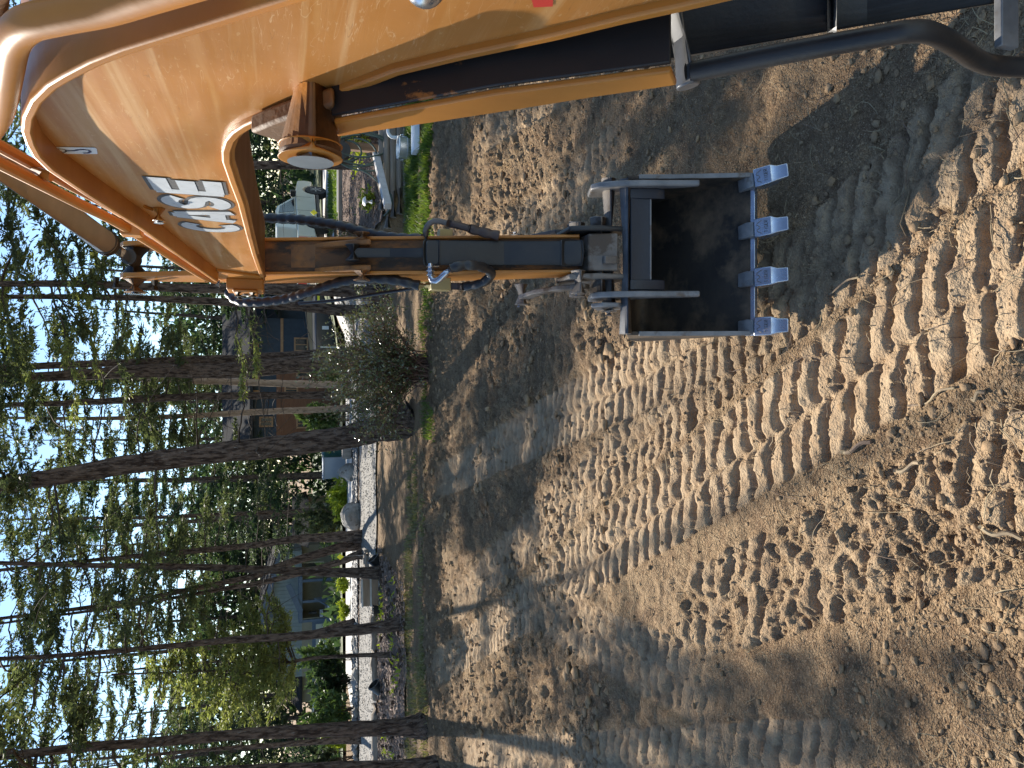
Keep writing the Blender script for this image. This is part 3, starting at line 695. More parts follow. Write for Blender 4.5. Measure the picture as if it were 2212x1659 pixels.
# linkage between arm and bucket
for X, sgn, pts in ((0.425, -1, [(1120, 642), (1150, 631), (1200, 622), (1262, 617)]), (0.715, 1, [(1112, 520), (1150, 510), (1200, 500), (1252, 500)])):
    P = [PX(x, y, X) for x, y in pts]
    lk = MB()
    lk.strip([(p.y, p.z) for p in P], X - 0.011, X + 0.011, 0.055, 1)
    lk = lk.build('link', 'steel_dirty' if sgn < 0 else 'steel_black', EX, bevel=0.005)
    for i in (0, 3):
        p = P[i] + Vector((0, 0.02, 0.02 if i else -0.02))
        a0, a1 = (X - 0.035, AX0 + 0.005) if sgn < 0 else (AX1 - 0.005, X + 0.035)
        MB().cyl((a0, p.y, p.z), (a1, p.y, p.z), 0.034, 22).build('link_pin', 'steel_dirty', lk, bevel=0.004)
        bx = a0 if sgn < 0 else a1
        MB().cyl((bx - 0.012, p.y, p.z + 0.012), (bx + 0.012, p.y, p.z + 0.012), 0.012, 6).build('bolt', 'steel_bright', lk)
# coupler body hung under the arm
cp = [(3.02, 0.90), (2.965, 0.78), (2.96, 0.66), (3.06, 0.64), (3.24, 0.70), (3.30, 0.82), (3.18, 0.90)]
co = MB().prism(cp, 0.455, 0.478).build('coupler', 'steel_dirty', EX, bevel=0.008)
MB().prism(cp, 0.662, 0.685).build('coupler_plate', 'steel_black', co, bevel=0.008)
for (y_, z_, x0, x1) in ((3.03, 0.76, 0.395, 0.73), (3.20, 0.79, 0.40, 0.74)):
    MB().cyl((x0, y_, z_), (x1, y_, z_), 0.038, 22).build('coupler_pin', 'steel_dirty', co, bevel=0.004)
MB().box((0.535, 2.965, 0.735), (0.035, 0.03, 0.06)).build('coupler_latch', 'steel_dirty', co, bevel=0.006)
MB().prism([(3.0, 0.82), (2.955, 0.70), (3.25, 0.69), (3.24, 0.82)], 0.49, 0.652).build('arm_nose', 'steel_dirty', co, bevel=0.006)

# bucket
KX0, KX1 = 0.212, 0.903
shell = [(2.965, 0.655), (3.05, 0.605), (3.15, 0.553), (3.25, 0.498), (3.34, 0.44), (3.385, 0.39), (3.37, 0.345), (3.28, 0.318), (3.10, 0.262), (2.92, 0.195), (2.792, 0.142)]
sm = [(p.y, p.z) for p in smooth_path([Vector((0, a, b)) for a, b in shell], 3)]
BK = thing('bucket', (0.557, 3.1, 0.1), None, None); del_tags = None
BK.parent = EX; BK.location = Vector((0.557, 3.1, 0.1)) - EX.location
sh = MB().strip(sm, KX0 + 0.012, KX1 - 0.012, 0.012, -1).build('shell', 'bucket_inside', BK)
side = sm + [(2.80, 0.20), (2.89, 0.40), (2.955, 0.62)]
for X0, X1 in ((KX0, KX0 + 0.016), (KX1 - 0.016, KX1)):
    MB().prism([(a * 1.0, b) for a, b in sm] + [(2.775, 0.160), (2.83, 0.30), (2.90, 0.47), (2.945, 0.63)], X0, X1).build('side_wall', 'bucket_inside', BK, bevel=0.003)
for X0 in (KX0 - 0.004, KX1 - 0.016):
    MB().strip([(2.771, 0.165), (2.826, 0.30), (2.896, 0.47), (2.938, 0.61)], X0, X0 + 0.020, 0.008, 1).build('side_edge', 'steel_grey', BK, bevel=0.002)
dF = Vector((0, -0.628, -0.28)).normalized(); nF = Vector((0, -dF.z, dF.y)); nF = nF if nF.z > 0 else -nF
lipc = Vector((0, 2.792, 0.142))
# cutting edge plate and the weld seam behind it
Mx = Matrix((Vector((1, 0, 0)), dF, nF)).transposed()
MB().box(Vector(((KX0 + KX1) / 2, 0, 0)) + lipc - dF * 0.005, (KX1 - KX0 + 0.006, 0.05, 0.022), M=Mx).build('cutting_edge', 'edge_steel', BK, bevel=0.004)
MB().cyl(Vector((KX0 + 0.01, 0, 0)) + lipc - dF * 0.14 + nF * 0.002, Vector((KX1 - 0.01, 0, 0)) + lipc - dF * 0.14 + nF * 0.002, 0.005, 8).build('weld_bead', 'steel_dirty', BK)
# top tube and torque plate between the ears
MB().cyl((KX0 + 0.004, 2.955, 0.665), (KX1 - 0.02, 2.955, 0.665), 0.027, 24).build('top_tube', 'steel_grey', BK)
MB().strip([(2.935, 0.650), (2.928, 0.60), (2.918, 0.565)], 0.43, 0.83, 0.014, 1).build('torque_plate', 'bucket_paint', BK, bevel=0.004)
MB().strip([(2.917, 0.568), (2.915, 0.560)], 0.45, 0.80, 0.016, 1).build('torque_edge', 'steel_grey', BK, bevel=0.002)
for s0, s1 in ((0.405, 0.45), (0.80, 0.845)):
    a, b = (s0, s1)
    MB().prism([(2.935, 0.655), (2.90, 0.54), (2.905, 0.50) if True else 0, (2.945, 0.60)], a, b).build('gusset', 'bucket_paint', BK, bevel=0.004)
# hook-shaped ear plates
for X0, X1, m_ in ((0.372, 0.398, 'steel_grey'), (0.845, 0.872, 'steel_grey')):
    ear = [(3.02, 0.80), (2.975, 0.78), (2.925, 0.715), (2.885, 0.62), (2.85, 0.50), (2.82, 0.405), (2.81, 0.385), (2.832, 0.38), (2.875, 0.44), (2.93, 0.55), (3.02, 0.62), (3.13, 0.69), (3.15, 0.76)]
    MB().prism(ear, X0, X1).build('ear', m_, BK, bevel=0.007)
hb = MB().prism([(3.02, 0.80), (2.965, 0.77), (2.945, 0.70), (3.0, 0.62), (3.10, 0.64), (3.14, 0.72)], 0.333, 0.352).build('pin_retainer', 'steel_grey', BK, bevel=0.005)
MB().cyl((0.318, 3.02, 0.715), (0.335, 3.02, 0.715), 0.040, 24).build('pin_collar', 'steel_dirty', BK, bevel=0.004)
MB().cyl((0.300, 3.02, 0.715), (0.320, 3.02, 0.715), 0.018, 6).build('bolt', 'steel_grey', BK)
MB().cyl((0.333, 3.02, 0.715), (0.90, 3.02, 0.715), 0.032, 22).build('bucket_pin', 'steel_dirty', BK)
# four teeth on their adapters
def tooth(xc, yaw):
    o = lipc + Vector((xc, 0, 0)) - dF * 0.002
    S = Vector((math.cos(yaw), 0, 0)) + dF * math.sin(yaw); D = (dF * math.cos(yaw) - Vector((math.sin(yaw), 0, 0)))
    ad = MB(); vs = []
    for t, w, h0, h1 in ((-0.055, 0.060, 0.012, 0.020), (0.0, 0.066, -0.022, 0.040), (0.030, 0.060, -0.020, 0.034)):
        for i, j in ((-1, h0), (1, h0), (1, h1), (-1, h1)): vs.append(o + D * t + S * (i * w / 2) + nF * j)
    fs = [(3, 2, 1, 0), (8, 9, 10, 11)]
    for k in range(2):
        for i in range(4): j = (i + 1) % 4; fs.append((k * 4 + i, k * 4 + j, k * 4 + 4 + j, k * 4 + 4 + i))
    ad.add(vs, fs); ado = ad.build('tooth_adapter', 'steel_grey', BK, bevel=0.004)
    vs = []; T = MB()
    for t, w, h0, h1 in ((0.034, 0.080, -0.024, 0.040), (0.110, 0.076, -0.018, 0.032), (0.128, 0.062, -0.014, 0.014), (0.172, 0.056, -0.006, 0.004)):
        for i, j in ((-1, h0), (1, h0), (1, h1), (-1, h1)): vs.append(o + D * t + S * (i * w / 2) + nF * j)
    fs = [(3, 2, 1, 0), (12, 13, 14, 15)]
    for k in range(3):
        for i in range(4): j = (i + 1) % 4; fs.append((k * 4 + i, k * 4 + j, k * 4 + 4 + j, k * 4 + 4 + i))
    T.add(vs, fs); to = T.build('tooth', 'edge_steel', BK, bevel=0.004)
    # cast mark: a wavy crest with a line of letters below it
    def at(u, v, h=0.0425): 
        tt = 0.045 + v * 0.05; hh_ = 0.0405 - (tt - 0.034) * 0.105
        return o + D * tt + S * (u * 0.030) + nF * hh_
    MB().tube([at(u, v) for u, v in ((-0.9, 0.45), (-0.6, 0.12), (-0.35, 0.08), (-0.1, 0.36), (0.1, 0.30), (0.35, 0.05), (0.6, 0.12), (0.9, 0.5))], 0.0016, 5).build('cast_crest', 'steel_dirty', BK)
    L = MB()
    def seg(u0, v0, u1, v1): L.tube([at(u0, v0), at(u1, v1)], 0.0012, 4)
    x = -0.85
    for ch in 'TIGER':
        a, b, w = 0.72, 1.0, 0.24
        S_ = {'T': [(0, a, w, a), (w / 2, a, w / 2, b)], 'I': [(w / 2, a, w / 2, b)], 'G': [(w, a, 0, a), (0, a, 0, b), (0, b, w, b), (w, b, w, (a + b) / 2)],
              'E': [(0, a, 0, b), (0, a, w, a), (0, (a + b) / 2, w * 0.8, (a + b) / 2), (0, b, w, b)], 'R': [(0, a, 0, b), (0, a, w, a), (w, a, w, (a + b) / 2), (w, (a + b) / 2, 0, (a + b) / 2), (w * 0.3, (a + b) / 2, w, b)]}[ch]
        for u0, v0, u1, v1 in S_: seg(x + u0, v0, x + u1, v1)
        x += 0.35
    L.build('cast_letters', 'steel_dirty', BK)
for xc, yw in ((0.245, 0.0), (0.453, -0.03), (0.662, -0.05), (0.872, -0.12)):
    tooth(xc, yw)

# boom lift cylinder under the boom
MB().cyl((0.36, PX(671, 339, 0.36).y, PX(671, 339, 0.36).z), (0.78, PX(671, 339, 0.36).y, PX(671, 339, 0.36).z), 0.050, 28).build('lift_pin_boss', 'paint_dirty', EX, bevel=0.006)
lc = PX(671, 339, 0.36)
MB().cyl((0.357, lc.y, lc.z), (0.378, lc.y, lc.z), 0.0535, 28).build('boss_rim', 'paint', EX, bevel=0.005)
lp = MB().cyl((0.351, lc.y, lc.z), (0.364, lc.y, lc.z), 0.036, 24).build('pin_cap', 'galv', EX)
br = yz([(540, 268), (583, 249), (640, 228), (720, 206), (738, 250), (735, 300), (722, 325), (620, 325), (612, 300), (590, 285)], 0.44)
MB().prism(br, 0.425, 0.455).build('lift_bracket', 'paint_dirty', EX, bevel=0.006)
MB().prism(br, 0.69, 0.72).build('lift_bracket', 'paint_dirty', EX, bevel=0.006)
q = PX(690, 290, 0.42); MB().cyl((0.395, q.y, q.z), (0.43, q.y, q.z), 0.020, 16).build('grease_plug', 'steel_black', EX, bevel=0.003)
# rod guard: worn dark top, orange side
g0 = yz([(722, 260), (900, 228), (1070, 197), (1280, 170), (1450, 148)], 0.41)
g1 = yz([(728, 290), (900, 264), (1070, 238), (1280, 204), (1462, 177)], 0.41)
gd = MB().prism(g0 + list(reversed(g1)), 0.405, 0.415).build('rod_guard', 'paint', EX, bevel=0.003)
MB().strip(g0, 0.415, 0.73, 0.008, -1).build('guard_plate', 'paint_worn', gd, bevel=0.002)
MB().prism([(a, b) for a, b in g0] + list(reversed(g1)), 0.725, 0.735).build('guard_side', 'paint_worn', gd)
p1, p2 = PX(1345, 150, 0.50), PX(2180, 10, 0.50)
ax = Vector((0.075, 0, 0))
pe = p2 + (p2 - p1) * 0.35
lcy = MB().cyl(p1 + ax, pe + ax, 0.070, 32).build('lift_cylinder', 'steel_black', EX)
dd = (p2 - p1).normalized()
MB().cyl(p1 + ax - dd * 0.012, p1 + ax + dd * 0.035, 0.076, 32).build('gland', 'steel_black', lcy, bevel=0.004)
MB().cyl(p1 + ax + dd * 0.30, p1 + ax + dd * 0.312, 0.0715, 32).build('band', 'steel_grey', lcy)
MB().cyl(p1 + ax, Vector((0.575, lc.y, lc.z)), 0.034, 22).build('rod', 'steel_black', lcy)
q = PX(1487, 188, 0.415)
MB().cyl(q, q + Vector((0.13, 0.0, 0.03)), 0.017, 18).build('port_stub', 'steel_grey', lcy, bevel=0.003)
pp3 = [(1484, 158), (1560, 142), (1700, 114), (1900, 78), (1965, 68), (2010, 71), (2060, 96), (2110, 130), (2160, 143), (2260, 146)]
MB().tube(smooth_path([PX(x, y, 0.43) for x, y in pp3], 6), 0.0135, 14).build('return_pipe', 'steel_black', lcy)
q = PX(2174, 104, 0.44); MB().beam(q, q + Vector((0.12, 0.0, 0.0)), 0.012, 0.03).build('pipe_bracket', 'steel_grey', lcy, bevel=0.002)

# decals on the boom
DX = BX0 - 0.0012
def strokes(paths, w, Y0, Z0, sw, sh_, x, name, m, parent, closed=()):
    B = MB(); k = 0
    for path in paths:
        P = [Vector((0, Y0 - u * sw, Z0 + v * sh_)) for u, v in path]; vs = []
        for i, p in enumerate(P):
            d = (P[min(i + 1, len(P) - 1)] - P[max(i - 1, 0)]).normalized(); nn = Vector((0, -d.z, d.y))
            vs += [(x - k * 0.00015, *(p + nn * w / 2).yz), (x - k * 0.00015, *(p - nn * w / 2).yz)]
        B.add(vs, [(2 * i, 2 * i + 1, 2 * i + 3, 2 * i + 2) for i in range(len(P) - 1)]); k += 1
    return B.build(name, m, parent, smooth=False)
def arc(cx, cy, rx, ry, a0, a1, n=14):
    return [(cx + rx * math.cos(R(a0 + (a1 - a0) * i / n)), cy + ry * math.sin(R(a0 + (a1 - a0) * i / n))) for i in range(n + 1)]
LT = {
    'C': [arc(0.56, 0.5, 0.40, 0.40, 48, 312)],
    'A': [[(0.10, 0.0), (0.38, 0.96)], [(0.90, 0.0), (0.62, 0.96)], [(0.33, 0.90), (0.67, 0.90)], [(0.24, 0.27), (0.76, 0.27)]],
    'S': [arc(0.50, 0.71, 0.36, 0.205, 15, 270, 12)[:-1] + arc(0.50, 0.295, 0.36, 0.205, 90, -165, 12)],
    'E': [[(0.16, 0.0), (0.16, 1.0)], [(0.14, 0.885), (0.98, 0.885)], [(0.14, 0.5), (0.90, 0.5)], [(0.14, 0.115), (0.98, 0.115)]],
}
Yc = 2.425
for ch, w in (('C', 0.150), ('A', 0.150), ('S', 0.150), ('E', 0.155)):
    zl = 2.213 + (2.425 - Yc) * 0.03
    strokes(LT[ch], 0.058, Yc, zl, w - 0.010, 0.150, DX, 'letter_outline', 'decal_dark', boom)
    strokes(LT[ch], 0.040, Yc, zl, w - 0.010, 0.150, DX - 0.0012, 'letter', 'decal_silver', boom)
    Yc -= w + 0.004
# hook label
def plate(pts, x, name, m, parent): return MB().sheet([(x, a, b) for a, b in yz(pts, BX0)]).build(name, m, parent, smooth=False)
lb = plate([(97, 316), (205, 317.5), (209, 320), (211, 331.5), (118, 331), (108, 329)], DX, 'hook_label', 'label_white', boom)
def pxs(pts, wpx, name, m, parent, x):
    P = [PX(a, b, BX0) for a, b in pts]; B = MB(); vs = []
    for i, p in enumerate(P):
        d = (P[min(i + 1, len(P) - 1)] - P[max(i - 1, 0)]).normalized(); nn = Vector((0, -d.z, d.y))
        vs += [(x, *(p + nn * wpx / 2).yz), (x, *(p - nn * wpx / 2).yz)]
    B.add(vs, [(2 * i, 2 * i + 1, 2 * i + 3, 2 * i + 2) for i in range(len(P) - 1)]); return B.build(name, m, parent, smooth=False)
pxs([(125 + 18 * math.cos(t), 324 + 4.6 * math.sin(t)) for t in np.linspace(0, 2 * math.pi, 20)], 0.0028, 'label_ring', 'ink', boom, DX - 0.001)
pxs([(119, 324.5), (131, 324.5)], 0.004, 'label_arrow', 'ink', boom, DX - 0.001)
pxs([(143, 324), (160, 323.6), (170, 321.5), (182, 321), (192, 322.5), (196, 325.5), (190, 328.5), (180, 328.6)], 0.0048, 'label_hook', 'ink_blue', boom, DX - 0.001)
plate([(1145, -14), (1195, -14), (1194, 12), (1153, 14)], DX, 'red_decal', 'decal_red', boom)
q = PX(918, 2, 0.435); MB().ball((0.452, q.y, q.z), 0.024, 16, 10).build('grease_cap', 'steel_bright', boom)
# pipe stub welded on the side plate
q = PX(343, 450, BX0)
MB().cyl((BX0, q.y, q.z), (BX0 - 0.034, q.y, q.z), 0.018, 8).build('step_stub', 'paint', boom, bevel=0.003)
MB().cyl((BX0 - 0.034, q.y, q.z), (BX0 - 0.039, q.y, q.z), 0.013, 8).build('stub_cap', 'galv', boom)
MB().tube([(BX0 - 0.004, q.y, q.z + 0.015), (BX0 - 0.004, q.y - 0.03, q.z + 0.03)], 0.004, 6).build('stub_weld', 'paint', boom)
# ------------------------------------------------------------------ trees
def in_poly(x, y, poly):
    c = np.zeros(x.shape, bool); n = len(poly)
    for i in range(n):
        x0, y0 = poly[i]; x1, y1 = poly[(i + 1) % n]
        if y0 == y1: continue
        k = ((y0 > y) != (y1 > y)) & (x < (x1 - x0) * (y - y0) / (y1 - y0) + x0); c ^= k
    return c
# openings between the crowns where the sun comes through, traced back from the sunny patches of soil
SUNNY = [[(G(x, y).x, G(x, y).y) for x, y in pl] for pl in (
    [(1290, 800), (1330, 720), (1480, 690), (1700, 660), (2212, 250), (2700, 250), (2700, 1300), (2100, 1390), (1800, 1400), (1560, 1420), (1450, 1400), (1370, 1330), (1260, 1330), (1190, 1240), (1170, 1060), (1220, 930)],
    [(960, 1180), (1030, 1200), (1040, 1400), (960, 1420)],
    [(872, 262), (950, 262), (950, 505), (872, 505)],
    [(1130, 230), (1180, 230), (1190, 420), (1140, 420)],
)]
def sun_gap(P):
    k = P[:, 2] / SUND.z
    gx = P[:, 0] - SUND.x * k; gy = P[:, 1] - SUND.y * k
    hit = np.zeros(len(P), bool)
    for pl in SUNNY: hit |= in_poly(gx, gy, pl)
    for zz in (2.2, 1.3):
        k2 = (P[:, 2] - zz) / SUND.z
        qx = P[:, 0] - SUND.x * k2; qy = P[:, 1] - SUND.y * k2
        hit |= (qx > 0.25) & (qx < 0.75) & (qy > 0.6) & (qy < (3.9 if zz > 2 else 2.6)) & (P[:, 2] > zz)
    return hit
NRM = lambda v: v / np.maximum(1e-9, np.linalg.norm(v, axis=1, keepdims=True))
def sprigs(b, d, l, w, rs):
    """leaf-shaped faces: base b, direction d, length l, width w"""
    n = len(b); d = NRM(d); s = NRM(np.cross(d, rs.normal(size=(n, 3))))
    l = l[:, None]; w = w[:, None]
    V = np.stack([b + s * w * 0.55, b - s * w * 0.55, b + d * l], 1).reshape(-1, 3)
    return V
def tris(n): return np.arange(n * 3).reshape(-1, 3)
class Twigs:
    def __init__(s): s.V = []; s.F = []; s.n = 0
    def tube(s, P, r):
        """P (k,3), r (k,) : three-sided thin tube"""
        k = len(P); T = np.gradient(P, axis=0); T = NRM(T)
        a = NRM(np.cross(T, np.array([0.13, 0.31, 0.94]) + 0 * T)); b = np.cross(T, a)
        ring = [P + (a * math.cos(t) + b * math.sin(t)) * r[:, None] for t in (0, 2.094, 4.189)]
        V = np.stack(ring, 1).reshape(-1, 3); i = np.arange(k - 1)[:, None] * 3
        F = np.concatenate([np.stack([i[:, 0] + q, i[:, 0] + (q + 1) % 3, i[:, 0] + 3 + (q + 1) % 3, i[:, 0] + 3 + q], 1) for q in range(3)])
        s.V.append(V); s.F.append(F + s.n); s.n += len(V)
def make_tree(name, label, pix, widths, Y=None, H=17.0, c0=4.0, blen=2.2, nb=60, size=1.0, seed=1, bark='bark', leaf='needles', dead=10, droop=0.25, dens=1.0, lowlen=0.8, group='conifers around the yard', cut=True, lean_top=0.0, up=0.1, zb=None, csides=None):
    rs = np.random.RandomState(seed); rg = random.Random(seed)
    base = G(*pix[0]) if Y is None else PY(pix[0][0], pix[0][1], Y)
    Y0 = base.y
    pts = [base] + [PY(x, y, Y0) for x, y in pix[1:]]
    if zb is not None: pts[0].z = zb
    else: pts[0].z = float(tz(pts[0].x, pts[0].y)) - 0.05 if Y is not None else pts[0].z - 0.05
    rad = [pxw(w, Y0) / 2 for w in widths]
    d = (pts[-1] - pts[-2]).normalized(); last = pts[-1]
    while last.z < H - 0.8:
        d = (d + Vector((rg.uniform(-0.03, 0.03), rg.uniform(-0.03, 0.03), 0.10))).normalized()
        last = last + d * 1.4; pts.append(last); rad.append(max(0.018, rad[len(widths) - 1] * (1 - (last.z - pts[len(widths) - 1].z) / (H - pts[len(widths) - 1].z + 0.5))))
    root = thing(name, (pts[0].x, pts[0].y, pts[0].z), label, 'tree', group)
    sp = smooth_path(pts, 6); rr = np.interp(np.linspace(0, 1, len(sp)), np.linspace(0, 1, len(rad)), rad)
    zs = np.array([p.z for p in sp]); 
    rr = rr * (1 + 0.45 * np.exp(-(zs - zs[0]) / 0.28))
    B = MB(); B.tube(sp, list(rr), 12, jit=0.16, rng=rg)
    B.build('trunk', bark, root, ang=80, fix=False)
    SPX = np.array([[p.x, p.y, p.z] for p in sp]); order = np.argsort(SPX[:, 2])
    def at(z): return np.array([np.interp(z, SPX[order, 2], SPX[order, k]) for k in range(3)])
    tw = Twigs(); LV = []
    for i in range(nb + dead):
        isdead = i >= nb
        if isdead: z = rs.uniform(max(1.2, c0 * 0.45), c0 + 1.5); L = blen * rs.uniform(0.25, 0.7)
        else:
            f = (i + rs.rand()) / nb; z = c0 + (H - c0 - 0.3) * f ** 1.08
            prof = (lowlen + (1 - lowlen) * min(1, f / 0.25)) * (1 - 0.82 * max(0, (f - 0.25) / 0.75))
            L = blen * prof * rs.uniform(0.7, 1.25)
        p0 = at(z); az = rs.uniform(0, 2 * math.pi) if csides is None else rs.uniform(*csides)
        h = np.array([math.cos(az), math.sin(az), 0.0]); n = max(6, int(L / 0.16))
        t = np.linspace(0, 1, n)[:, None]
        wob_ = np.cumsum(rs.normal(size=(n, 3)) * 0.018 * L ** 0.5, axis=0)
        P = p0 + h * (t * L) + np.array([0, 0, 1.0]) * (L * (up * t - droop * t ** 1.6 + 0.10 * t ** 4)) + wob_
        if cut and sun_gap(P).mean() > 0.35: continue
        tw.tube(P, (0.012 + 0.006 * L) * (1 - 0.85 * t[:, 0]) * (1.0 if not isdead else 0.8))
        if isdead:
            for k in range(3):
                j = rs.randint(n // 3, n); q = h * 0.3 + rs.normal(size=3) * 0.5; q /= np.linalg.norm(q)
                tw.tube(np.array([P[j], P[j] + q * 0.25 * L, P[j] + q * 0.5 * L + np.array([0, 0, -0.04])]), np.array([0.007, 0.005, 0.003]))
            continue
        # side twigs along the outer part of the branch
        m_ = int(L / 0.030 * dens); tt = 0.18 + 0.82 * rs.rand(m_) ** 0.8
        c = np.stack([np.interp(tt, t[:, 0], P[:, k]) for k in range(3)], 1)
        tang = np.stack([np.interp(tt, t[:, 0], np.gradient(P[:, k])) for k in range(3)], 1); tang = NRM(tang)
        side = NRM(np.cross(tang, np.array([0, 0, 1.0]) + 0 * tang)) * rs.choice([-1, 1], m_)[:, None]
        tl = (0.12 + 0.46 * (1 - tt) ** 0.6 * min(1, L / 2)) * rs.uniform(0.6, 1.3, m_) * (0.6 + 0.4 * size)
        td = NRM(side * 0.9 + tang * 0.7 + rs.normal(size=(m_, 3)) * 0.22 + np.array([0, 0, -0.22]))
        # sprigs on every twig
        k = 7; u = rs.rand(m_, k)
        b = (c[:, None, :] + td[:, None, :] * (tl[:, None] * u)[:, :, None]).reshape(-1, 3)
        dd_ = (td[:, None, :] * 0.9 + rs.normal(size=(m_, k, 3)) * 0.36 + np.array([0, 0, 0.0])).reshape(-1, 3)
        l = rs.uniform(0.055, 0.125, m_ * k) * size; w = rs.uniform(0.022, 0.040, m_ * k) * size
        if cut:
            ok = ~sun_gap(b); b, dd_, l, w = b[ok], dd_[ok], l[ok], w[ok]
        if len(b): LV.append(sprigs(b, dd_, l, w, rs))
    if tw.V: tag(npmesh('branches', np.concatenate(tw.V), np.concatenate(tw.F), 'twig', root), kind='stuff')
    if LV:
        V = np.concatenate(LV); tag(npmesh('crown', V, tris(len(V) // 3), leaf, root), kind='stuff')
    return root
PT = make_tree
PT('pine_tree', 'thick leaning trunk with furrowed bark rising beside the round shrub', [(888, 900), (860, 918), (800, 932), (740, 945), (620, 962), (500, 975), (300, 1000), (150, 1025), (0, 1048)], [62, 56, 52, 50, 46, 43, 38, 34, 31], H=18, c0=5.2, blen=3.2, nb=78, seed=11, dens=1.15)
PT('pine_tree', 'thicker of the two close twin trunks behind the round shrub', [(765, 775), (703, 780), (500, 800), (333, 801), (160, 810), (0, 820)], [40, 37, 32, 27, 22, 18], Y=20, H=20, c0=4.6, blen=2.6, nb=60, size=1.25, seed=12)
PT('pine_tree', 'thinner twin trunk close beside the thicker one behind the round shrub', [(765, 762), (700, 765), (500, 776), (333, 781), (0, 794)], [24, 22, 19, 16, 12], Y=20.6, H=18, c0=5.2, blen=2.0, nb=46, size=1.25, seed=13)
PT('pine_tree', 'slim dark straight trunk just left of the twin trunks', [(775, 854), (737, 853), (500, 855), (333, 860), (167, 870), (0, 875)], [17, 16, 15, 14, 12, 9], Y=21, H=17, c0=4.4, blen=2.2, nb=54, size=1.25, seed=14)
PT('pine_tree', 'pale straight trunk standing at the street edge left of the slim dark trunk', [(741, 882), (733, 883), (600, 888), (500, 893), (440, 897)], [15, 14, 13, 12, 11], Y=26.4, H=14, c0=4.4, blen=2.4, nb=54, size=1.5, seed=15, bark='bark_pale')
PT('pine_tree', 'pale slightly bowed trunk in front of the rust brown house wall', [(742, 835), (733, 832), (600, 828), (500, 825), (333, 820)], [17, 16, 15, 14, 11], Y=26.0, H=14, c0=5.0, blen=2.4, nb=50, size=1.5, seed=16, bark='bark_pale')
PT('pine_tree', 'bare trunk right of the round shrub with a small green paint mark', [(819, 673), (780, 673), (732, 670), (652, 662), (500, 653), (333, 645), (167, 641), (0, 641)], [36, 28, 25, 21, 17, 13, 11, 9], H=18, c0=2.7, blen=2.3, nb=70, size=1.1, seed=17, leaf='needles_bright', csides=(1.9, 5.2))
PT('pine_tree', 'mossy trunk half hidden behind the excavator arm', [(836, 634), (790, 632), (732, 628), (600, 625), (433, 623), (333, 620), (167, 613), (0, 613)], [34, 27, 25, 22, 19, 17, 14, 11], H=18, c0=4.6, blen=2.4, nb=60, size=1.1, seed=18)
PT('pine_tree', 'dark trunk standing behind the coiled garden hose under the boom', [(775, 352), (700, 356), (560, 357), (420, 360)], [24, 20, 18, 16], H=16, c0=4.5, blen=2.4, nb=50, size=1.1, seed=19, Y=18)
PT('pine_tree', 'curved dark trunk throwing a long shadow across the mulch bed', [(872, 1339), (850, 1350), (811, 1356), (732, 1365), (633, 1375), (494, 1383), (333, 1399), (133, 1416), (0, 1423)], [30, 26, 24, 21, 18, 14, 11, 9, 8], H=17, c0=4.0, blen=2.2, nb=52, seed=20)
PT('pine_tree', 'leaning reddish trunk in front of the garage door', [(752, 1348), (735, 1352), (700, 1362), (650, 1374), (560, 1392), (400, 1404)], [20, 17, 14, 12, 10, 8], Y=23.5, H=15, c0=5.0, blen=2.0, nb=44, size=1.3, seed=21)
PT('pine_tree', 'tall dark trunk near the left edge with a swollen rooty base', [(918, 1566), (880, 1570), (800, 1573), (692, 1577), (593, 1582), (494, 1588), (333, 1603), (167, 1616), (0, 1634)], [50, 36, 31, 28, 25, 22, 19, 17, 15], H=17, c0=4.2, blen=2.7, nb=64, seed=22, dens=1.3)
PT('pine_tree', 'dark trunk at the extreme left edge of the view', [(946, 1660), (900, 1662), (737, 1664), (333, 1675), (0, 1684)], [44, 40, 36, 26, 20], H=16, c0=4.2, blen=3.0, nb=80, seed=23, dens=1.4)
PT('pine_tree', 'thin dark trunk between the two leftmost trunks', [(782, 1597), (777, 1598), (692, 1602), (593, 1610), (494, 1616), (333, 1630)], [16, 15, 13, 10, 8, 6], H=13, c0=4.6, blen=1.7, nb=44, size=1.25, seed=24)
PT('pine_tree', 'straight dark trunk beside the low wooden planter', [(829, 1238), (800, 1237), (732, 1237), (633, 1233), (494, 1227), (333, 1223), (167, 1221), (0, 1216)], [28, 23, 20, 17, 14, 12, 10, 8], H=18, c0=4.2, blen=2.1, nb=52, size=1.05, seed=25)
PT('pine_tree', 'strongly leaning trunk that crosses behind the straight dark one', [(766, 1175), (740, 1182), (672, 1201), (600, 1224), (553, 1243), (500, 1255), (333, 1289), (233, 1306), (100, 1324)], [24, 21, 18, 15, 13, 12, 10, 9, 7], Y=21.5, H=15, c0=4.2, blen=2.2, nb=52, size=1.25, seed=26)
PT('pine_tree', 'thinner leaning trunk with the yellow diamond marker in front of it', [(774, 1197), (760, 1203), (742, 1211), (682, 1229), (573, 1257), (494, 1270), (367, 1293)], [17, 15, 14, 13, 11, 9, 7], Y=21.0, H=14, c0=4.4, blen=2.0, nb=44, size=1.25, seed=27)
PT('pine_tree', 'reddish trunk standing just left of the big boulder', [(776, 1160), (740, 1159), (692, 1161), (633, 1165), (553, 1177), (333, 1198), (200, 1210)], [24, 22, 19, 16, 13, 10, 8], Y=21.2, H=17, c0=3.6, blen=2.3, nb=60, size=1.25, seed=28)
PT('young_fir', 'young fir with bright yellow green sunlit needles and forked thin stem', [(850, 1416), (800, 1415), (712, 1419), (653, 1425), (560, 1446), (430, 1450)], [11, 9, 8, 7, 5, 3], H=4.6, c0=1.75, blen=1.15, nb=90, size=0.9, seed=29, leaf='needles_bright', dead=4, droop=0.15, up=0.35, cut=False, dens=1.2, lowlen=0.95, group='small trees')
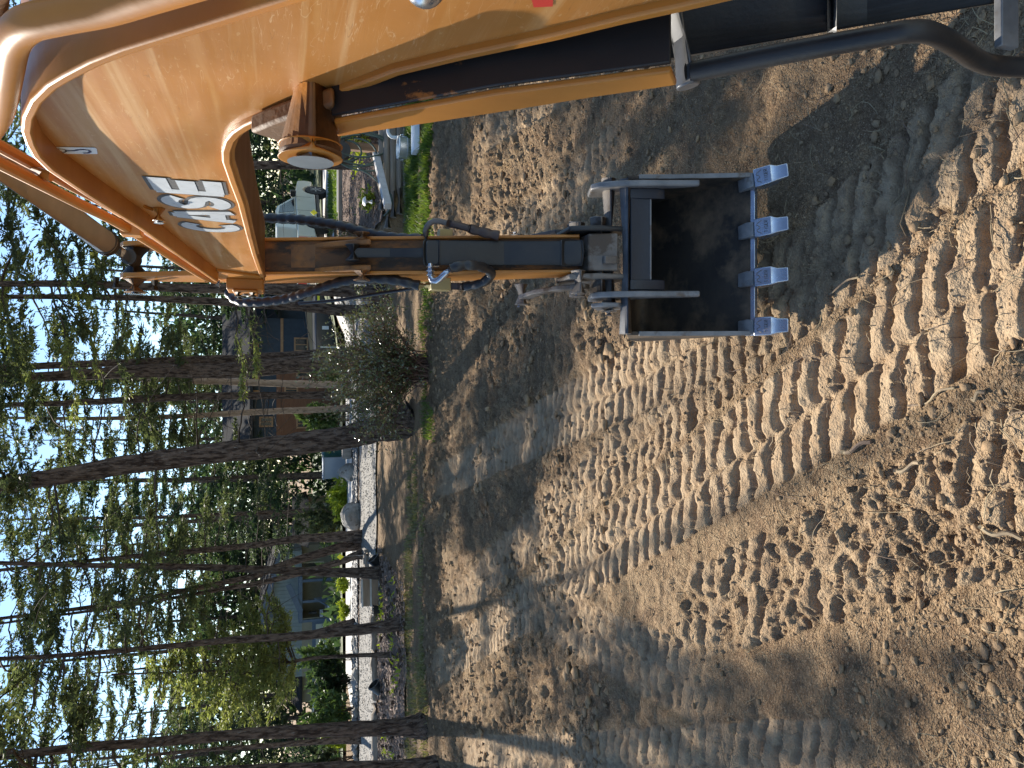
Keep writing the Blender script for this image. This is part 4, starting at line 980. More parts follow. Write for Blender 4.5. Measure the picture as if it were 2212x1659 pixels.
# woods behind the houses
bgp = [(-27, 36), (-23.5, 41), (-21, 60), (-25, 55), (-18.2, 63), (-15.6, 61), (-12.4, 62), (-9.6, 60), (-7.6, 46), (-6.4, 38), (-5.4, 33), (-4.9, 42), (-3.6, 53), (-1.0, 56), (1.6, 55), (4.2, 54), (5.9, 43), (8.2, 38.5), (10.2, 44), (12.6, 36.5), (14.8, 42), (17.5, 38), (21, 41), (-31, 43), (25, 45), (-6.2, 52), (7.2, 52), (-19.5, 34), (-29, 50), (-22.5, 49), (-26.5, 62), (-33, 55), (-21.2, 54), (-13.8, 66)]
wh = ['behind the left edge trunks', 'above the tan cottage roof', 'between the two houses', 'beyond the dark blue house', 'beyond the parked white truck']
for i, (x, y) in enumerate(bgp):
    w_ = wh[0] if x < -19 else wh[1] if x < -8 else wh[2] if x < -3.5 else wh[3] if x < 5 else wh[4]
    bz = float(tz(x, y)); X0 = Vector((x, y, bz))
    px_ = lambda P: ((1106 - FPX * ((P - CAMP).dot(UPV)) / (P - CAMP).dot(FWD)), (829.5 - FPX * (P.x) / (P - CAMP).dot(FWD)))
    tl_ = random.Random(i).uniform(-0.3, 0.3)
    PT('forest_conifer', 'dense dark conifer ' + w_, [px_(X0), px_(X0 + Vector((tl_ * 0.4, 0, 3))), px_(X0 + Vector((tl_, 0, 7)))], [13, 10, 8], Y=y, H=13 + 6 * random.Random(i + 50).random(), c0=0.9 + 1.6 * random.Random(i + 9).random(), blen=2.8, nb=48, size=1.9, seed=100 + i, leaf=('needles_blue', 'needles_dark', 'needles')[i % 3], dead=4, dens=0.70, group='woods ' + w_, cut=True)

# ------------------------------------------------------------------ shrubs and grass
def bush(name, label, base, rx, rz, nleaf, leaf, stem, ls, seed, cat='shrub', nst=60, group=None, lean=0.0):
    rs = np.random.RandomState(seed); base = Vector(base)
    root = thing(name, base, label, cat, group); tw = Twigs(); LB = []; LD = []
    for i in range(nst):
        az = rs.uniform(0, 2 * math.pi); sp_ = rs.uniform(0.05, 1.0) ** 0.6
        tip = np.array([math.cos(az) * rx * sp_ + lean, math.sin(az) * rx * sp_ * 0.8, rz * (1.0 - 0.55 * sp_ ** 2.2) * rs.uniform(0.75, 1.1)])
        t = np.linspace(0, 1, 9)[:, None]
        b0 = np.array([rs.normal() * 0.08 * rx, rs.normal() * 0.08 * rx, -0.03])
        P = np.array(base) + b0 + (tip - b0) * t * np.array([1, 1, 0]) * (0.35 + 0.65 * t) + (tip - b0) * np.array([0, 0, 1.0]) * t ** 0.8 + np.cumsum(rs.normal(size=(9, 3)) * 0.02 * rx, axis=0)
        tw.tube(P, 0.011 * (1 - 0.8 * t[:, 0]) * max(0.5, rx))
        for k in range(6):
            j = rs.randint(3, 9); q = NRM((tip[None] * 0.4 + rs.normal(size=(1, 3)) * 0.5 * rx))[0]; l = rs.uniform(0.12, 0.34) * rx
            P2 = np.stack([P[j], P[j] + q * l * 0.5, P[j] + q * l + np.array([0, 0, 0.03 * rx])]); tw.tube(P2, np.array([0.005, 0.004, 0.002]))
            u = rs.rand(nleaf // (nst * 6) + 1); c = P[j] + (P2[2] - P[j]) * u[:, None] + rs.normal(size=(len(u), 3)) * 0.035 * rx
            LB.append(c); LD.append(q + rs.normal(size=(len(u), 3)) * 0.7)
    b = np.concatenate(LB); d = np.concatenate(LD)
    ok = b[:, 2] > base.z + 0.02; b, d = b[ok], d[ok]
    tag(npmesh('stems', np.concatenate(tw.V), np.concatenate(tw.F), stem, root), kind='stuff')
    V = sprigs(b, d, rs.uniform(0.7, 1.3, len(b)) * ls, rs.uniform(0.4, 0.6, len(b)) * ls, rs); tag(npmesh('foliage', V, tris(len(b)), leaf, root), kind='stuff')
    return root
sb = G(925, 795)
bush('round_shrub', 'large round shrub with reddish stems and small glossy leaves', sb, 1.10, 1.40, 13000, 'leaf_gloss', 'stem_red', 0.045, 5, nst=130)
# planting at the edge of the tan cottage
for i, (x, y, Y, rx, rz, lf, lab) in enumerate([
    (742, 1420, 25.0, 0.7, 1.7, 'leaf_garden', 'upright dark garden shrub in front of the garage door'),
    (748, 1475, 24.5, 0.95, 1.3, 'needles_dark', 'wide dark evergreen shrub left of the garage door'),
    (752, 1535, 24.0, 1.0, 1.5, 'leaf_garden', 'pale green rounded shrub at the left end of the cottage'),
    (755, 1575, 24.0, 0.6, 1.0, 'leaf_lime', 'small lime green shrub between left trunks'),
    (756, 1640, 24.5, 1.1, 2.2, 'needles_blue', 'tall bluish shrub at the far left beyond the drive'),
    (741, 1262, 26.5, 0.30, 0.42, 'leaf_lime', 'small lime bush at the right end of the porch'),
    (741, 1318, 26.5, 0.34, 0.42, 'leaf_lime', 'small lime bush beside the porch steps'),
    (738, 812, 27.0, 0.5, 1.2, 'leaf_garden', 'leafy bush at the foot of the pale bowed trunk'),
    (736, 905, 27.0, 0.7, 1.6, 'leaf_garden', 'loose leafy bush before the rust brown wall'),
    (737, 955, 27.5, 0.6, 1.2, 'leaf_garden', 'small bush with pale leaves behind the street'),
    (738, 1075, 28.5, 0.9, 0.5, 'leaf_lime', 'low sunlit bush by the street right of the boulder'),
    (735, 1120, 30, 0.9, 1.7, 'needles', 'dark undergrowth bush behind the big boulder'),
]):
    p = PY(x, y, Y); p.z = float(tz(p.x, p.y)) + 0.03
    bush('garden_shrub', lab, p, rx, rz, 2400 if rx > 0.5 else 900, lf, 'twig', 0.15 if rx > 0.5 else 0.10, 60 + i, nst=26, group='garden shrubs')
# brush on the mulch bank behind the log wall
for i, (x, y, Y, lab) in enumerate([(818, 300, 13.6, 'twiggy bush with yellowing leaves behind the metal tub'), (815, 430, 14.0, 'small green leafy clump at the end of the grey plank'), (790, 500, 16, 'bare twiggy brush on the mulch bank left of the lantern')]):
    p = PY(x, y, Y); p.z = float(tz(p.x, p.y)) + 0.04
    bush('bank_shrub', lab, p, 0.55 if i != 1 else 0.22, 0.75 if i != 1 else 0.3, (900, 600, 60)[i], ('leaf_lime', 'leaf_lime', 'leaf_garden')[i], 'stem_red', 0.06, 80 + i, nst=30, group='shrubs on the bank')
def blades(name, m, X, Y, hgt, wid, seed, z=None, bend=0.5):
    rs = np.random.RandomState(seed); n = len(X)
    Z = (tz(X, Y) + soil_height(X, Y)[0] * (1 - sst(14, 20, Y))) if z is None else z
    b = np.stack([X, Y, Z - 0.005], 1); az = rs.uniform(0, 6.283, n); h = hgt * rs.uniform(0.5, 1.25, n)
    s = np.stack([np.cos(az), np.sin(az), 0 * az], 1) * (wid * rs.uniform(0.6, 1.3, n))[:, None]
    ln = np.stack([rs.normal(size=n), rs.normal(size=n), 0 * az], 1) * (h * bend)[:, None]
    mid = b + ln * 0.3 + np.array([0, 0, 1.0]) * (h * 0.55)[:, None]; tip = b + ln + np.array([0, 0, 1.0]) * h[:, None]
    V = np.stack([b - s, b + s, mid + s * 0.7, mid - s * 0.7, tip], 1).reshape(-1, 3); o = np.arange(n) * 5
    F = np.concatenate([np.stack([o, o + 1, o + 2], 1), np.stack([o, o + 2, o + 3], 1), np.stack([o + 3, o + 2, o + 4], 1)])
    return npmesh(name, V, F, m)
def scatter(n, x0, x1, y0, y1, seed, fn):
    rs = np.random.RandomState(seed); X = rs.uniform(x0, x1, n); Y = rs.uniform(y0, y1, n); k = fn(X, Y, rs.rand(n)); return X[k], Y[k]
X, Y = scatter(30000, 1.9, 6.5, 10.0, 12.62, 1, lambda X, Y, r: r < sst(0.34, 0.5, fbm(X * 1.2, Y * 2.4, 3, 301)) * sst(0, 0.5, 12.7 - Y) * 0 + (np.abs(Y - 12.2 + 0.05 * X) < 0.38 + 0.2 * fbm(X * 2, Y, 2, 8)) * 0.9 + (np.abs(Y - 10.85 + 0.10 * (X - 2)) < 0.16 + 0.35 * (fbm(X * 2, Y * 2, 2, 5) - 0.3)) * 0.85)
tag(blades('verge_grass', 'grass', X, Y, 0.13, 0.008, 31), 'bright green grass growing at the foot of the log wall', 'grass', kind='stuff')
X, Y = scatter(9000, -0.8, 2.3, 10.2, 11.2, 2, lambda X, Y, r: r < sst(0.56, 0.66, fbm(X * 1.5, Y * 3, 3, 302)) * 0.35)
tag(blades('patch_grass', 'grass', X, Y, 0.09, 0.007, 32), 'small green grass patches in front of the round shrub', 'grass', kind='stuff')
X, Y = scatter(26000, -9, -1.0, 10.9, 13.4, 3, lambda X, Y, r: r < sst(0.42, 0.62, fbm(X * 0.9, Y * 1.6, 3, 303)) * (1 - sst(12.4, 13.2, Y)) * 0.9)
tag(blades('dry_grass', 'grass_dry', X, Y, 0.08, 0.008, 33), 'sparse yellowish grass along the edge of the mulch bed', 'grass', kind='stuff')
X, Y = scatter(14000, 5.1, 16, 22.4, 27.3, 4, lambda X, Y, r: r < 0.9)
tag(blades('lawn_grass', 'grass', X, Y, 0.10, 0.02, 34, z=tz(X, Y) + 0.05), 'short green lawn between kerb and pavement', 'grass', kind='stuff')
X, Y = scatter(2500, -10, -3.5, 13.0, 16.2, 6, lambda X, Y, r: r < sst(0.62, 0.72, fbm(X * 1.3, Y * 1.3, 3, 305)))
tag(blades('yellow_groundcover', 'leaf_lime', X, Y, 0.09, 0.022, 35, z=tz(X, Y) + 0.07, bend=0.9), 'yellow green groundcover leaves dotted over the mulch bed', 'plant', kind='stuff')
# cones lying on the mulch bed, countable: each one its own
cme = None; rs = np.random.RandomState(5)
for i in range(150):
    x, y = rs.uniform(-8.5, -3.5), rs.uniform(12.5, 15.8); z = float(tz(x, y)) + 0.075
    if cme is None:
        b_ = MB()
        b_.tube([(0, 0, -0.045), (0, 0, -0.03), (0, 0, -0.01), (0, 0, 0.015), (0, 0, 0.035), (0, 0, 0.05)], [0.012, 0.032, 0.040, 0.036, 0.024, 0.006], 8, jit=0.25, rng=random.Random(1))
        o = b_.build('pine_cone', 'cone'); cme = o.data
    else:
        o = bpy.data.objects.new('pine_cone', cme); COL.objects.link(o)
    o.location = (x, y, z); o.rotation_euler = (1.4 + rs.normal() * 0.3, 0, rs.uniform(0, 6.28)); s_ = rs.uniform(0.8, 1.3); o.scale = (s_, s_, s_)
    tag(o, 'dark pine cone lying on the brown mulch bed', 'pine cone', 'pine cones on the mulch bed')

# ------------------------------------------------------------------ loose soil: clods, straw, roots
def lumps(name, n, x, y, r, seed, m, sq=0.7, sink=0.3, z=None):
    rs = np.random.RandomState(seed)
    base = np.array([[1, 0, 0], [-1, 0, 0], [0, 1, 0], [0, -1, 0], [0, 0, 1], [0, 0, -1], [.62, .62, .5], [-.62, .62, .5], [-.62, -.62, .5], [.62, -.62, .5]], float)
    fc = np.array([[4, 6, 7], [4, 7, 8], [4, 8, 9], [4, 9, 6], [0, 2, 6], [2, 1, 7], [1, 3, 8], [3, 0, 9], [2, 7, 6], [1, 8, 7], [3, 9, 8], [0, 6, 9], [5, 2, 0], [5, 1, 2], [5, 3, 1], [5, 0, 3]])
    V = base[None] * (1 + 0.75 * (rs.rand(n, 10, 1) - 0.5)) * np.stack([rs.uniform(0.7, 1.3, n), rs.uniform(0.7, 1.3, n), rs.uniform(0.6, 1.1, n) * sq], 1)[:, None]
    a = rs.uniform(0, 6.283, n); c, s = np.cos(a)[:, None], np.sin(a)[:, None]
    V = np.stack([V[:, :, 0] * c - V[:, :, 1] * s, V[:, :, 0] * s + V[:, :, 1] * c, V[:, :, 2]], 2) * r[:, None, None]
    Z = (tz(x, y) + soil_height(x, y)[0]) if z is None else z
    V = V + np.stack([x, y, Z + r * sq * (1 - 2 * sink) * 0.5], 1)[:, None]
    F = (fc[None] + (np.arange(n) * 10)[:, None, None]).reshape(-1, 3)
    return npmesh(name, V.reshape(-1, 3), F, m, smooth=False)
rs = np.random.RandomState(9); n = 22000
y = 1.3 + 9.0 * rs.rand(n) ** 2.0; x = rs.uniform(-0.62, 0.62, n) * (y + 1.0)
k = (rs.rand(n) < 0.12 + sst(0.40, 0.62, fbm(x * 1.3, y * 1.3, 3, 401))) & (rs.rand(n) < 1 - 0.75 * soil_height(x, y)[1]); x, y = x[k], y[k]
r = 0.0028 + 0.017 * rs.rand(len(x)) ** 7.0 + 0.0008 * y
tag(lumps('soil_clods', len(x), x, y, r, 10, 'clod'), 'loose crumbs and clods strewn over the soil', 'clods', kind='stuff')
n = 8000; y = 4.5 + 7.0 * rs.rand(n); x = rs.uniform(-0.56, 0.56, n) * (y + 1.0)
k = rs.rand(n) < sst(0.40, 0.60, fbm(x * 0.9, y * 1.8, 3, 411)); x, y = x[k], y[k]
tag(lumps('field_clods', len(x), x, y, 0.012 + 0.035 * rs.rand(len(x)) ** 4, 14, 'clod', 0.75), 'larger clods scattered over the rough soil farther out', 'clods', kind='stuff')
def straws(name, n, seed, m, l0, l1, rad, label, ymax):
    rs = np.random.RandomState(seed); tw = Twigs()
    for i in range(n):
        y = 1.35 + (ymax - 1.35) * rs.rand() ** 1.7; x = rs.uniform(-0.6, 0.6) * (y + 1); L = rs.uniform(l0, l1) * (0.3 + rs.rand() ** 2); a = rs.uniform(0, 6.28)
        t = np.linspace(-0.5, 0.5, 6); bend = rs.normal() * 0.5
        px_, py_ = x + L * (t * math.cos(a) - bend * t * t * math.sin(a)), y + L * (t * math.sin(a) + bend * t * t * math.cos(a))
        tw_z = (px_, py_, rs.rand(6) * 0.012 + 0.004 + (0.03 * rs.rand() * (t + 0.5)))
        tw.V.append(tw_z)
    PXA = np.array([q[0] for q in tw.V]); PYA = np.array([q[1] for q in tw.V]); DZ = np.array([q[2] for q in tw.V])
    Z = tz(PXA, PYA) + soil_height(PXA.ravel(), PYA.ravel())[0].reshape(PXA.shape) + DZ
    tw = Twigs()
    for i in range(n):
        tw.tube(np.stack([PXA[i], PYA[i], Z[i]], 1), np.full(6, rad * (0.6 + 0.8 * ((i * 37) % 10) / 10)))
    o = npmesh(name, np.concatenate(tw.V), np.concatenate(tw.F), m); tag(o, label, 'straw', kind='stuff')
straws('straw_litter', 1500, 12, 'straw', 0.05, 0.22, 0.0016, 'thin straw and root fibres lying on the soil', 6.5)
# a few sticks that can be picked out one by one
for i, (x0, y0, x1, y1, rr_, lab) in enumerate([
    (1818, 980, 1880, 955, 0.008, 'short stick lying along the edge of the track print'), (1935, 1020, 1990, 1000, 0.007, 'small split stick lying left of the track print'),
    (2110, 865, 2150, 848, 0.006, 'pale stick lying on loose soil near the lower edge'), (2130, 1140, 2212, 1165, 0.007, 'long pale twig at the lower edge of the view'),
    (1960, 880, 2080, 838, 0.004, 'thin dark root bridging two track ridges'), (1790, 640, 1870, 600, 0.004, 'thin pale root in the shade below the teeth')]):
    a, b = G(x0, y0), G(x1, y1); P = [a.lerp(b, t) for t in (0, 0.35, 0.7, 1)]
    for k, p in enumerate(P): p.z = gz(p.x, p.y) + rr_ + (0.012 if k in (1, 2) else 0.004); p.x += (0.006, -0.008, 0.009, 0)[k]
    o = MB().tube(smooth_path(P, 3), rr_, 6).build('stick', 'straw'); tag(o, lab, 'stick', 'sticks on the soil')
# ------------------------------------------------------------------ houses
def lbox(M, c, sz, name, m, parent, bevel=0.0):
    """box in a local frame"""
    B = MB().box((0, 0, 0), sz); B.v = [tuple(M @ (Vector(v) + Vector(c))) for v in B.v]; return B.build(name, m, parent, smooth=False, bevel=bevel)
def facade(Y, x, y): p = PY(x, y, Y); return p.x, p.z
# dark blue and rust brown house behind the shrub
HY = 44.0
hb_ = float(tz(-1, HY)) - 0.1
X0, _ = facade(HY, 700, 965); X1, _ = facade(HY, 700, 690); X2, _ = facade(HY, 700, 600); XM, _ = facade(HY, 600, 783)
def zz(x): return facade(HY, x, 830)[1]
NH = thing('house', (X0, HY, hb_), 'two storey house in dark blue and rust brown siding behind the trees', 'house')
def blk(name, m, x0, x1, z0, z1, y0, y1, parent): return MB().box(((x0 + x1) / 2, (y0 + y1) / 2, (z0 + z1) / 2), (x1 - x0, y1 - y0, z1 - z0)).build(name, m, parent, smooth=False)
blk('wall', 'siding_navy', XM, X1, hb_, zz(548), HY, HY + 8, NH)
blk('wall', 'siding_navy', X0, XM, zz(597), zz(548), HY + 0.02, HY + 8, NH)
blk('wall', 'siding_rust', X0, XM, hb_, zz(597), HY + 0.02, HY + 8, NH)
blk('wall', 'siding_navy', X1, X2, hb_, zz(606), HY + 0.6, HY + 7, NH)
for k in range(26):
    z = hb_ + 0.35 + k * 0.22
    if z < zz(552): blk('siding_board', 'siding_navy', XM + 0.01, X1 - 0.01, z, z + 0.025, HY - 0.02, HY, NH)
    if z < zz(597) - 0.05: blk('siding_board', 'siding_rust', X0 + 0.01, XM - 0.01, z, z + 0.025, HY - 0.005, HY + 0.02, NH)
rf = MB().prism([(HY - 0.9, zz(548)), (HY + 4, zz(548) + 1.7), (HY + 8.9, zz(548)), (HY + 8.9, zz(548) + 0.18), (HY + 4, zz(548) + 1.9), (HY - 0.9, zz(548) + 0.18)], X0 - 0.5, X1 + 0.5).build('roof', 'roof_shingle', NH, smooth=False)
MB().prism([(HY - 0.2, zz(606)), (HY + 3.6, zz(606) + 1.3), (HY + 7.4, zz(606)), (HY + 7.4, zz(606) + 0.16), (HY + 3.6, zz(606) + 1.46), (HY - 0.2, zz(606) + 0.16)], X1, X2 + 0.4).build('roof', 'roof_shingle', NH, smooth=False)
blk('corner_trim', 'trim_wood', XM - 0.07, XM + 0.07, hb_, zz(597), HY - 0.05, HY - 0.021, NH)
blk('band_board', 'trim_wood', XM + 0.1, X1, zz(612), zz(606), HY - 0.05, HY - 0.021, NH)
def window(x0, x1, ya, yb, Y, parent, trim='trim_wood', bars=1):
    a, b = facade(Y, x0, ya), facade(Y, x1, yb); xa, xb = sorted((a[0], b[0])); za, zb = sorted((a[1], b[1])); t = 0.09
    f = MB()
    f.box(((xa + xb) / 2, Y - 0.05, zb - t / 2), (xb - xa, 0.08, t)); f.box(((xa + xb) / 2, Y - 0.05, za + t / 2), (xb - xa, 0.08, t))
    f.box((xa + t / 2, Y - 0.05, (za + zb) / 2), (t, 0.08, zb - za - 2 * t)); f.box((xb - t / 2, Y - 0.05, (za + zb) / 2), (t, 0.08, zb - za - 2 * t))
    if bars: f.box(((xa + xb) / 2, Y - 0.045, (za + zb) / 2), (0.05, 0.05, zb - za - 2 * t))
    w = f.build('window', trim, parent, smooth=False)
    MB().box(((xa + xb) / 2, Y - 0.028, (za + zb) / 2), (xb - xa - 2 * t, 0.01, zb - za - 2 * t)).build('pane', 'glass', w, smooth=False)
for a in ((533, 559, 741, 771), (635, 666, 729, 760), (533, 562, 799, 820), (640, 671, 794, 816), (614, 644, 832, 849), (532, 562, 843, 862), (640, 672, 905, 925), (560, 590, 900, 922)): window(*a, HY, NH)
p, q = PY(664, 640, HY - 3), PY(681, 778, HY - 3)
MB().beam(p, q, 0.25, 0.42).build('porch_beam', 'beam_wood', NH, bevel=0.02)
for yy in (652, 772):
    p = PY(690, yy, HY - 3); MB().box((p.x, p.y, (p.z + hb_) / 2), (0.22, 0.22, p.z - hb_)).build('porch_post', 'beam_wood', NH)
# tan cottage
CY = 50.0
cb = float(tz(-14, CY)) - 0.05
def cz(x): return facade(CY, x, 1320)[1]
def cx(y, x=640): return facade(CY, x, y)[0]
CT = thing('house', (cx(1323), CY, cb), 'tan and sage cottage with blue trim, round gable vent and porch', 'house')
xr, xl, xa = cx(1190), cx(1462), cx(1323); ez = cz(604); az_ = cz(565)
def gable(y0, y1, pts, name, m, parent): # outline in (x, z), pushed along Y
    n = len(pts); vs = [(x, y0, z) for x, z in pts] + [(x, y1, z) for x, z in pts]
    fs = [tuple(range(n)), tuple(range(2 * n - 1, n - 1, -1))] + [(i, n + i, n + (i + 1) % n, (i + 1) % n) for i in range(n)]
    return MB().add(vs, fs).build(name, m, parent, smooth=False)
gable(CY, CY + 9, [(xl, cz(652)), (xr, cz(652)), (xr, ez), (xa, az_), (xl, ez)], 'gable_wall', 'siding_sage', CT)
nb_ = 34
for k in range(nb_):
    x = xl + (xr - xl) * (k + 0.5) / nb_; zt = ez + (az_ - ez) * (1 - abs(x - xa) / max(abs(xr - xa), abs(xl - xa)))
    MB().box((x, CY - 0.015, (cz(652) + zt) / 2), (0.03, 0.03, zt - cz(652) - 0.12)).build('batten', 'siding_sage', CT, smooth=False)
for s_, xe in ((1, xr), (-1, xl)):
    dx = xe - xa; dz = ez - az_
    MB().add([(xa, CY - 0.6, az_ + 0.05), (xa, CY + 9.5, az_ + 0.05), (xe + 0.08 * dx, CY + 9.5, ez + 0.08 * dz + 0.05), (xe + 0.08 * dx, CY - 0.6, ez + 0.08 * dz + 0.05),
              (xa, CY - 0.6, az_ + 0.22), (xa, CY + 9.5, az_ + 0.22), (xe + 0.08 * dx, CY + 9.5, ez + 0.08 * dz + 0.22), (xe + 0.08 * dx, CY - 0.6, ez + 0.08 * dz + 0.22)],
             [(0, 1, 2, 3), (7, 6, 5, 4), (0, 4, 5, 1), (1, 5, 6, 2), (2, 6, 7, 3), (3, 7, 4, 0)]).build('roof', 'roof_shingle', CT, smooth=False)
    MB().beam((xa, CY - 0.63, az_ - 0.02), (xe + 0.08 * dx, CY - 0.63, ez + 0.08 * dz - 0.02), 0.06, 0.30).build('barge_board', 'trim_blue', CT, smooth=False)
vx, vz = facade(CY, 587, 1322)
MB().cyl((vx, CY - 0.06, vz), (vx, CY + 0.02, vz), 0.30, 28).build('round_vent', 'trim_blue', CT)
blk('wall', 'siding_tan', xl, cx(1336), cb, cz(652), CY - 0.10, CY + 9, CT)
blk('porch_wall', 'siding_tan', cx(1336), xr, cb, cz(652), CY + 1.6, CY + 9, CT)
blk('porch_roof', 'trim_blue', cx(1334), cx(1236), cz(652), cz(644), CY - 1.3, CY + 1.6, CT)
MB().beam((cx(1308), CY - 1.35, cz(648)), (cx(1250), CY - 1.35, cz(622)), 0.08, 0.34).build('porch_barge_board', 'trim_blue', CT)
for yy in (1246, 1290, 1331): blk('porch_post', 'trim_blue', cx(yy) - 0.08, cx(yy) + 0.08, cb, cz(652), CY - 1.25, CY - 1.10, CT)
blk('porch_deck', 'siding_tan', cx(1333), cx(1238), cb, cb + 0.35, CY - 1.3, CY + 1.6, CT)
rl = MB(); rl.beam((cx(1312), CY - 1.45, cb + 0.45), (cx(1282), CY - 1.45, cz(676)), 0.07, 0.08)
for k in range(11):
    t = k / 10; xx = cx(1312) + (cx(1282) - cx(1312)) * t; zt = cb + 0.45 + (cz(676) - cb - 0.45) * t
    rl.box((xx, CY - 1.45, (cb + zt) / 2), (0.035, 0.035, zt - cb))
rl.build('stair_rail', 'trim_blue', CT, smooth=False)
for k in range(4): blk('step', 'siding_tan', cx(1312), cx(1284), cb, cb + 0.16 * (k + 1), CY - 2.4 + 0.28 * k, CY - 2.13 + 0.28 * k, CT)
gd_ = blk('garage_door', 'cream', cx(1468, 700), cx(1345, 700), cb, cz(682), CY - 0.16, CY - 0.10, CT)
for k in range(1, 4): blk('door_panel', 'cream', cx(1468, 700) + 0.1, cx(1345, 700) - 0.1, cb + k * 0.44 - 0.40, cb + k * 0.44 - 0.03, CY - 0.185, CY - 0.16, gd_)
blk('door_trim', 'trim_blue', cx(1345, 700), cx(1338, 700), cb, cz(674), CY - 0.17, CY - 0.10, CT)
blk('door_trim', 'trim_blue', cx(1472, 700), cx(1345, 700), cz(682), cz(674), CY - 0.17, CY - 0.10, CT)
lx, lz = facade(CY, 678, 1321); MB().box((lx, CY - 0.2, lz), (0.14, 0.18, 0.34)).ball((lx, CY - 0.2, lz + 0.26), 0.09).build('wall_lamp', 'black_plastic', CT)
nx, nz = facade(CY, 694, 1323)
MB().box((nx, CY - 0.13, nz), (0.52, 0.05, 0.26)).build('number_frame', 'ink', CT); MB().box((nx, CY - 0.165, nz), (0.46, 0.02, 0.20)).build('number_plate', 'white_paint', CT)
dg = MB()
for i, ch in enumerate('1595'):
    u = nx - 0.15 + i * 0.10
    sg = {'1': [(0.02, -.07, 0.02, .07)], '5': [(.03, .07, -.03, .07), (-.03, .07, -.03, 0), (-.03, 0, .03, 0), (.03, 0, .03, -.07), (.03, -.07, -.03, -.07)], '9': [(.03, -.07, .03, .07), (.03, .07, -.03, .07), (-.03, .07, -.03, 0), (-.03, 0, .03, 0)]}[ch]
    for a, b, c, d in sg: dg.beam((u + a, CY - 0.178, nz + b), (u + c, CY - 0.178, nz + d), 0.006, 0.022)
dg.build('number_digits', 'ink', CT, smooth=False)
rgs = random.Random(3)
for k in range(26):
    xx = rgs.uniform(cx(1336, 720) + 0.0, cx(1306, 720)) ; z_ = rgs.uniform(cb + 0.1, cz(704))
    MB().ball((xx, CY - 0.12, z_), rgs.uniform(0.09, 0.16), 7, 5, (1, 0.5, 0.8), 0.25, rgs).build('facing_stone', 'rock', CT)
xw, xe_ = cx(1540), cx(1462)
blk('wall', 'siding_tan', xw, xe_, cb, cz(652), CY + 1.5, CY + 9, CT)
MB().prism([(CY + 0.9, cz(654)), (CY + 5, cz(620)), (CY + 9.5, cz(654)), (CY + 9.5, cz(648)), (CY + 5, cz(614)), (CY + 0.9, cz(648))], xw - 0.4, xe_).build('roof', 'roof_shingle', CT, smooth=False)
window(675, 712, 1515, 1537, CY + 1.5, CT, 'white_paint'); window(672, 715, 1478, 1496, CY + 1.5, CT, 'trim_blue')
window(640, 700, 1215, 1234, CY + 1.6, CT, 'cream'); 
chx = PY(735, 1305, CY - 3.4)
ch_ = thing('chair', (chx.x, chx.y, cb), 'white wooden chair standing by the cottage steps', 'chair')
blkc = lambda n, c, s: MB().box((chx.x + c[0], chx.y + c[1], cb + c[2]), s).build(n, 'white_paint', ch_, smooth=False)
blkc('seat', (0, 0, 0.42), (0.55, 0.5, 0.05)); blkc('backrest', (0, 0.24, 0.75), (0.55, 0.05, 0.6))
for a in (-0.24, 0.24):
    for b in (-0.22, 0.22): blkc('leg', (a, b, 0.2), (0.06, 0.06, 0.40))
    blkc('armrest', (a, -0.02, 0.64), (0.08, 0.55, 0.04))
sx = PY(737, 1108, 46)
SH = thing('shed', (sx.x, 46, float(tz(sx.x, 46))), 'small grey brown shed in shade behind the leaning trunks', 'shed')
z0 = float(tz(sx.x, 46)); x0, x1 = PY(737, 1165, 46).x, PY(737, 1085, 46).x
blk('wall', 'siding_tan', x0, x1, z0, z0 + 1.9, 46, 49, SH); MB().prism([(45.6, z0 + 1.9), (47.5, z0 + 2.8), (49.4, z0 + 1.9)], x0 - 0.3, x1 + 0.3).build('roof', 'roof_shingle', SH, smooth=False)
window(690, 708, 1098, 1110, 46, SH, 'cream')

# black cargo trailer in front of the blue house
TY = 36.0; tzb = PY(745, 720, TY).z
tx0, tx1 = PY(710, 776, TY).x, PY(710, 628, TY).x; tzt = PY(681, 720, TY).z
TR = thing('cargo_trailer', ((tx0 + tx1) / 2, TY, tzb), 'black enclosed trailer with lock bar and red white tape before the blue house', 'trailer')
bd_ = MB().box(((tx0 + tx1) / 2, TY + 1.6, (tzb + tzt) / 2 + 0.2), (tx1 - tx0, 3.2, tzt - tzb - 0.4)).build('body', 'trailer_black', TR, bevel=0.05)
p = PY(712, 750, TY - 0.03); MB().box(p, (0.05, 0.05, (tzt - tzb) * 0.62)).build('lock_bar', 'galv', TR); 
p = PY(703, 708, TY - 0.02); MB().box(p, (0.16, 0.02, 0.30)).build('label', 'label_white', TR); 
for k, yy in enumerate((680, 692, 704, 716, 728, 740, 752, 764)):
    p = PY(741, yy, TY - 0.02); MB().box(p, (0.25, 0.02, 0.08)).build('reflective_tape', 'tape_red' if k % 2 else 'tape_white', TR, smooth=False)
p = PY(688, 644, TY - 0.02); MB().box(p, (0.5, 0.02, 0.10)).build('yellow_stripe', 'yellow_flag', TR, smooth=False)
c = PY(741, 645, TY - 0.05); MB().tube([c + Vector((0.42 * math.cos(t), 0, 0.40 * math.sin(t))) for t in np.linspace(0, math.pi, 12)], 0.06, 8, ell=3).build('fender', 'galv', TR)
for yy in (645, 700):
    c = PY(742, yy, TY + 0.1); w_ = MB().cyl(c - Vector((0, 0.02, 0)), c + Vector((0, 0.2, 0)), 0.33, 24).build('wheel', 'tyre', TR)

